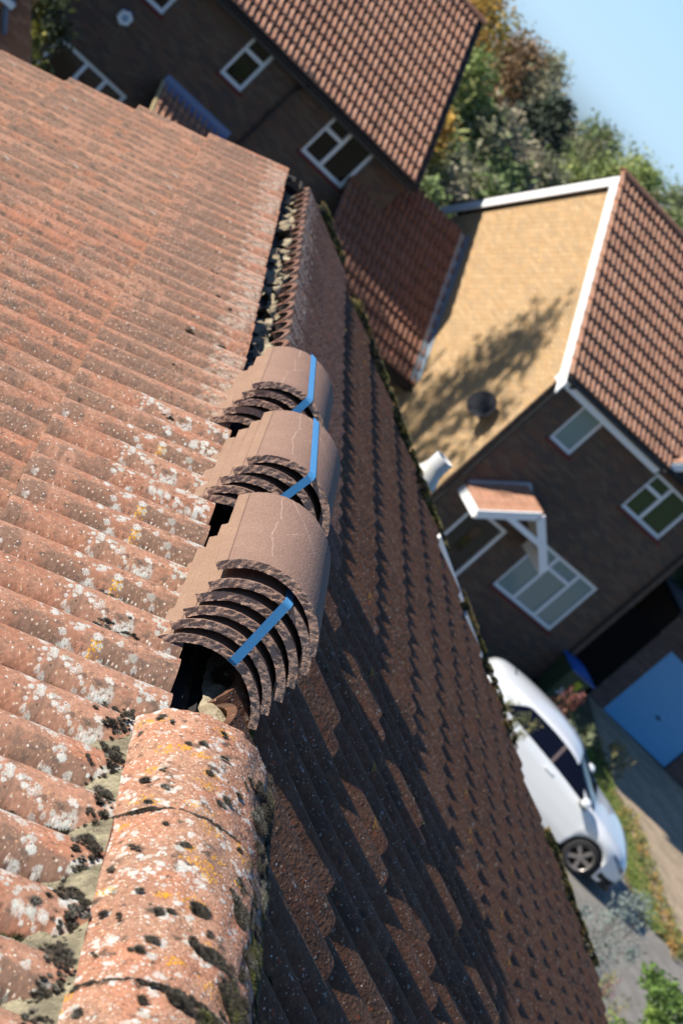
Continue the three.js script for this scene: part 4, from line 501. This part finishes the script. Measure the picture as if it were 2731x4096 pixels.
// ---------------------------------------------------------------- wheeled bin
const font = await new FontLoader().loadAsync('fonts/droid/droid_sans_bold.typeface.json');
{ const b = thing('wheeled_bin', 'dark green wheeled bin with blue lid standing against the house corner', 'bin', [13.42, 0, -35.22], 14 * Math.PI / 180);
  const body = (() => { const g = new RoundedBoxGeometry(.62, .92, .66, 3, .03), p = g.attributes.position; for (let i = 0; i < p.count; i++) { const k = lerp(.8, 1, (p.getY(i) + .46) / .92); p.setX(i, p.getX(i) * k); p.setZ(i, p.getZ(i) * k); } g.translate(0, .53, 0); g.computeVertexNormals(); return g; })();
  const green = std(.03, .055, .028, .5), B = part('bin_body', body, green, b); part('rim', join([box(-.34, .34, .97, 1.01, .3, .36), box(-.34, .34, .97, 1.01, -.36, -.3), box(-.34, -.29, .97, 1.01, -.3, .3), box(.29, .34, .97, 1.01, -.3, .3)]), green, b);
  part('lid', (() => { const g = gridGeo(12, 12, (u, v) => { const x = lerp(-.35, .35, u), z = lerp(-.38, .4, v); return [x, 1.015 + .075 * Math.sin(Math.PI * u) ** .5 * Math.sin(Math.PI * (.12 + .88 * v) * .9) ** .5, z]; }); return join([g, box(-.35, .35, 1.0, 1.03, .37, .41), box(-.35, -.335, 1.0, 1.03, -.38, .4), box(.335, .35, 1.0, 1.03, -.38, .4)]); })(), std(.018, .115, .42, .35), b);
  part('sticker', (() => { const g = box(.0, .17, .68, .88, 0, .004); g.rotateX(.072); g.translate(0, 0, .268); return g; })(), std(.42, .42, .02, .5), b);
  part('house_number', (() => { const g = new TextGeometry('24', { font, size: .16, depth: .003, curveSegments: 4 }); g.translate(0, .4, 0); g.rotateX(.072); g.translate(-.16, 0, .266); return g; })(), std(.55, .55, .6, .6), b);
  part('handle', tube([[-.25, .95, -.36], [-.25, .98, -.44], [.25, .98, -.44], [.25, .95, -.36]], .016, 8), green, b); for (const sg of [-1, 1]) part('wheel', (() => { const g = new THREE.CylinderGeometry(.1, .1, .05, 20); g.rotateZ(Math.PI / 2); g.translate(sg * .29, .1, -.25); return g; })(), mBlackPlastic, b); }

// ---------------------------------------------------------------- leaves, trees and plants
const leafMat = new THREE.MeshPhysicalMaterial({ vertexColors: true, roughness: .75, side: THREE.DoubleSide, transmission: .35, thickness: 0 });
const mBark = skin(noiseSkin(241, 128, .6, [.13, .105, .08], [.07, .055, .04], .6, 8), .01);
function leaves(seed, n, clumps, rad, size, cols, { flat: fl = 0, aspect = .55, inner = .35 } = {}) {   // leaf-sized folded faces scattered through clumps
  const r = rng(seed), P = [], N = [], C = [], U = [], g3 = () => (r() + r() + r() - 1.5) / 1.5;
  const a = V3(), b = V3(), q = V3(), nrm = V3();
  for (let i = 0; i < n; i++) {
    const c = clumps[Math.floor(r() * clumps.length)], k = c[3] ?? 1; q.set(c[0] + g3() * rad[0] * k, c[1] + g3() * rad[1] * k, c[2] + g3() * rad[2] * k);
    a.set(r() - .5, (r() - .5) * (1 - fl), r() - .5).normalize(); b.set(r() - .5, r() - .5, r() - .5).cross(a).normalize(); const s = size * (.55 + .9 * r()), w = s * aspect;
    nrm.copy(a).cross(b).normalize(); const col = cols[Math.floor((c[4] ?? r()) * cols.length * .999)], t = .7 + .6 * r(), fold = s * .18;
    const A = [q.x - a.x * s, q.y - a.y * s, q.z - a.z * s], B = [q.x + a.x * s, q.y + a.y * s, q.z + a.z * s], L = [q.x + b.x * w + nrm.x * fold, q.y + b.y * w + nrm.y * fold, q.z + b.z * w + nrm.z * fold], Rr = [q.x - b.x * w + nrm.x * fold, q.y - b.y * w + nrm.y * fold, q.z - b.z * w + nrm.z * fold];
    P.push(...A, ...B, ...L, ...A, ...Rr, ...B); for (let e = 0; e < 6; e++) { C.push(col[0] * t, col[1] * t, col[2] * t); U.push(0, 0); }
  }
  const g = new THREE.BufferGeometry(); g.setAttribute('position', new THREE.Float32BufferAttribute(P, 3)); g.setAttribute('color', new THREE.Float32BufferAttribute(C, 3)); g.setAttribute('uv', new THREE.Float32BufferAttribute(U, 2)); g.computeVertexNormals(); return g;
}
function limb(pts, r0, r1, seg = 7) { const c = new THREE.CatmullRomCurve3(pts.map(p => V3(...p))), n = pts.length * 3, fr = c.computeFrenetFrames(n, false); return gridGeo(seg, n, (u, v, i, j) => { const p = c.getPointAt(v), a = u * 6.2832, rr = lerp(r0, r1, v); return [p.x + rr * (Math.cos(a) * fr.normals[j].x + Math.sin(a) * fr.binormals[j].x), p.y + rr * (Math.cos(a) * fr.normals[j].y + Math.sin(a) * fr.binormals[j].y), p.z + rr * (Math.cos(a) * fr.normals[j].z + Math.sin(a) * fr.binormals[j].z), u, v * 3]; }); }
function tree(name, label, [x, z], { h, w, thin = 1, low = .25, n = 3600, size = .15, cols, seed, sparse = 1, mixed = true, group }) {
  const r = rng(seed), t = thing(name, label, 'tree', [x, 0, z], 0, group), clumps = [], limbs = [limb([[0, 0, 0], [.1 * (r() - .5), h * .35, .1 * (r() - .5)], [.5 * (r() - .5), h * .7, .4 * (r() - .5)], [.6 * (r() - .5), h * .93, .5 * (r() - .5)]], .03 * h * .6 * thin, .02 * thin)];
  const N = Math.round(34 * sparse);
  for (let i = 0; i < N; i++) { const v = low + (1 - low) * ((i + r()) / N), env = Math.sin(Math.PI * clamp((v - low) / (1 - low) * .86 + .14)) ** .7, a = i * 2.4 + r(), q = w * env * Math.sqrt(.15 + .85 * r()), c = [q * Math.cos(a), h * v * .97, q * Math.sin(a), .7 + .6 * r(), mixed ? r() : undefined]; clumps.push(c); if (i % 2 === 0) limbs.push(limb([[0, h * v * .6, 0], [c[0] * .5, h * v * .78, c[2] * .5], [c[0], c[1], c[2]]], .012 * h * .5 * thin, .012 * thin, 5)); }
  part('trunk', join(limbs), mBark, t); part('crown', leaves(seed + 1, n, clumps, [w * .36, h * .085 + .15, w * .36], size, cols, {}), leafMat, t); return t;
}
const LEAF = { green: [[.17, .24, .075], [.13, .2, .058], [.23, .28, .10]], grey: [[.30, .30, .165], [.36, .34, .21], [.25, .26, .145], [.40, .35, .24]], dark: [[.035, .062, .03], [.05, .08, .036], [.028, .048, .026]], gold: [[.50, .36, .04], [.40, .32, .06], [.28, .27, .07], [.55, .32, .05]], brown: [[.25, .15, .065], [.29, .175, .08], [.22, .17, .085]], lime: [[.27, .34, .09], [.34, .37, .11], [.21, .27, .08]], silver: [[.22, .28, .26], [.16, .22, .2], [.28, .33, .3]] };
const WOOD = 'trees of the wooded rise behind the houses';
const at = (az, d) => [-.86 + d * Math.sin(az * Math.PI / 180), -d * Math.cos(az * Math.PI / 180)];
const woods = [
  ['golden_tree', 'tall yellow autumn tree behind the far roof ridge against the sky', 5.3, 62, 9.2, 3.0, 'gold'], ['brown_tree', 'rusty brown tree on the skyline right of the yellow one', 7.2, 68, 8.9, 2.6, 'brown'],
  ['broadleaf_tree', 'grey green tree on the skyline above the brown one', 8.1, 78, 9.2, 2.4, 'grey'], ['evergreen_tree', 'dark evergreen standing out on the skyline of the wood', 9.15, 66, 8.3, 1.7, 'dark'],
  ['broadleaf_tree', 'pale mottled tree in the middle of the wooded rise', 8.3, 56, 7.0, 3.0, 'grey'], ['broadleaf_tree', 'olive tree with thin pale trunks left of the buff gable top', 10.1, 58, 6.9, 2.8, 'grey'],
  ['yellow_bush', 'yellow leaved bush beside the right edge of the far roof', 6.9, 47, 6.0, 1.5, 'gold'], ['broadleaf_tree', 'lime green tree just above the white bargeboard', 11.0, 60, 7.3, 2.4, 'lime'],
  ['broadleaf_tree', 'dense dark leaved bush at the corner between the two houses', 8.1, 45.5, 4.7, 2.0, 'green'], ['broadleaf_tree', 'mid green bush beneath the left end of the white bargeboard', 9.3, 46.5, 4.3, 1.7, 'green'],
  ['broadleaf_tree', 'hazy grey green tree on the skyline above the buff gable', 10.6, 86, 9.0, 3.2, 'grey'], ['broadleaf_tree', 'broad lime green tree behind the ridge of the right house', 12.2, 76, 9.2, 3.4, 'lime'], ['broadleaf_tree', 'hazy olive tree at the right end of the skyline', 13.6, 84, 9.7, 3.6, 'grey'],
  ['broadleaf_tree', 'tangled grey bush in front of the wooded rise near the far roof', 7.5, 50, 5.6, 2.2, 'grey'], ['broadleaf_tree', 'brownish thinning tree low in the middle of the wood', 9.4, 52, 5.5, 2.3, 'grey'], ['broadleaf_tree', 'green tree behind the yellow bush beside the far roof', 6.4, 55, 7.4, 2.6, 'lime'], ['broadleaf_tree', 'large dull green tree behind the right house roof at the frame edge', 14.6, 70, 9.0, 3.3, 'green'],
];
woods.forEach(([nm, lb, az, d, h, w, c], i) => tree(nm, lb, at(az, d), { h, w, low: .06, n: c === 'gold' && h < 7 ? 7000 : 14000, size: .1, cols: c === 'grey' ? [...LEAF.grey, LEAF.green[0]] : c === 'brown' ? [...LEAF.brown, LEAF.grey[0]] : LEAF[c], seed: 900 + i * 7, sparse: 1.5, group: WOOD }));
// the far wood that closes the view between the trunks
{ const r = rng(77), cl = []; for (let i = 0; i < 420; i++) { const az = -4 + 26 * r(), d = 92 + 26 * r(), [x, z] = at(az, d); cl.push([x, 1 + 6.4 * r(), z, 1, r()]); } const m = new THREE.Mesh(leaves(78, 60000, cl, [3.4, 1.5, 3.4], .2, [...LEAF.grey, ...LEAF.green, LEAF.brown[0]]), leafMat); m.name = 'distant_wood'; m.castShadow = m.receiveShadow = true; m.userData = { kind: 'stuff', label: 'distant mixed wood closing the view behind the trees', category: 'wood' }; scene.add(m); }
// tall bare-topped tree out of frame on the left; its shadow lies on the sunlit gable
tree('birch_tree', 'tall loose birch tree left of the houses casting shade on the gable', [-8.6, -33.45], { h: 14.2, w: 1.6, low: .62, n: 2600, size: .11, cols: LEAF.lime, seed: 990, sparse: 1.2 });
tree('yellow_bush', 'sunlit yellow green bush at the top left beside the dark house wall', [-3.05, -33.4], { h: 3.6, w: 1.0, low: .1, n: 2600, size: .09, cols: [[.3, .28, .04], [.22, .24, .05], [.06, .08, .02]], seed: 992 });
tree('evergreen_tree', 'dark evergreen added to fill the shade of the passage behind the gate', [15.0, -42.5], { h: 6.5, w: 1.9, low: .05, n: 5000, size: .16, cols: LEAF.dark, seed: 994 });  // evergreen added to keep the gap above the gate dark
tree('eucalyptus_shrub', 'young silver leaved eucalyptus in front of the car nose', [11.75, -23.0], { h: 1.95, w: .6, low: .2, n: 2300, thin: .45, size: .024, cols: LEAF.silver, seed: 995 });
function bush(name, label, pos, rad, n, size, cols, seed, h0 = .3, aspect = .5) { const t = thing(name, label, 'plant', pos), r = rng(seed), cl = [], st = []; for (let i = 0; i < 26; i++) { const a = r() * 6.28, q = Math.sqrt(r()); const c = [rad[0] * q * Math.cos(a), h0 + (rad[1] - h0) * r(), rad[2] * q * Math.sin(a), 1, r()]; cl.push(c); if (i % 2) st.push(limb([[c[0] * .2, 0, c[2] * .2], [c[0] * .7, c[1] * .6, c[2] * .7], [c[0], c[1], c[2]]], .012, .005, 5)); } part('stems', join(st), mBark, t); part('foliage', leaves(seed + 1, n, cl, [rad[0] * .35, .16, rad[2] * .35], size, cols, { aspect }), leafMat, t); return t; }
bush('hedge', 'bright glossy green laurel hedge in the bottom right corner', [12.0, 0, -19.6], [1.0, 2.25, 1.3], 16000, .05, [[.2, .33, .045], [.27, .4, .07], [.13, .23, .035]], 601, .4, .42);
bush('feathery_shrub', 'feathery yellow green shrub in front of the car rear window', [8.8, 0, -24.0], [.32, 2.42, .3], 900, .035, [[.2, .21, .05], [.25, .24, .08], [.14, .16, .05]], 603, 1.5, .25);
bush('red_shrub', 'red tipped shrub between the bin and the car', [13.05, 0, -33.4], [.22, 1.05, .25], 420, .05, [[.30, .10, .06], [.36, .2, .1], [.2, .06, .05]], 605, .4, .4);
bush('spiky_plant', 'pale green spiky plant behind the car roof', [13.55, 0, -33.2], [.34, .72, .34], 520, .09, [[.25, .29, .13], [.33, .36, .2], [.16, .2, .09]], 607, .1, .16);
bush('flowering_plant', 'small pink flowered plant below the roof verge near the road', [11.35, 0, -21.2], [.22, 1.35, .22], 320, .025, [[.2, .22, .08], [.45, .2, .25], [.28, .27, .1]], 609, .5, .5);
bush('weedy_plant', 'yellow flowered weed standing left of the laurel hedge', [12.1, 0, -22.0], [.35, .95, .4], 500, .03, [[.22, .24, .07], [.4, .3, .05], [.17, .2, .08]], 611, .2, .35);
bush('young_shrub', 'thin leafy shoots on the bank in front of the blue garage', [15.1, 0, -34.6], [.5, .6, .4], 360, .05, [[.2, .2, .06], [.26, .22, .08]], 613, .1, .35);
// grass strip and weeds along the edge of the drive
{ const r = rng(620), cl = []; for (let i = 0; i < 520; i++) { const v = r(), z = lerp(-34.9, -28.7, v), x = lerp(14.55, 15.1, sstep(0, 1, v)) + .75 * r() * (1 - .35 * v); cl.push([x, .06, z, 1, r()]); }
  const g = leaves(621, 9000, cl, [.16, .07, .16], .06, [[.2, .3, .05], [.26, .34, .07], [.32, .33, .1]], { aspect: .16 }); const m = new THREE.Mesh(g, leafMat); m.name = 'grass'; m.receiveShadow = m.castShadow = true; m.userData = { kind: 'stuff', label: 'strip of rough grass between the car and the paved drive', category: 'grass' }; scene.add(m);
  const c2 = []; for (let i = 0; i < 240; i++) { const v = r(), z = lerp(-33.5, -28.3, v), x = 15.35 + .4 * v + (r() - .35) * .9 + (v > .93 ? 3.5 * (v - .93) / .07 * r() : 0); c2.push([x, .07, z, 1, r()]); } for (let i = 0; i < 120; i++) { const x = 15.1 + 4 * r(); c2.push([x, .07, -28.95 + .12 * (x - 15.1) + .35 * (r() - .5), 1, r()]); }
  const w = new THREE.Mesh(leaves(623, 4200, c2, [.14, .1, .14], .05, [[.34, .3, .09], [.24, .27, .08], [.5, .3, .08], [.2, .23, .07]], { aspect: .3 }), leafMat); w.name = 'weeds'; w.castShadow = w.receiveShadow = true; w.userData = { kind: 'stuff', label: 'yellowing weeds scattered along the edge of the paved drive', category: 'weeds' }; scene.add(w); }

renderer.render(scene, camera);
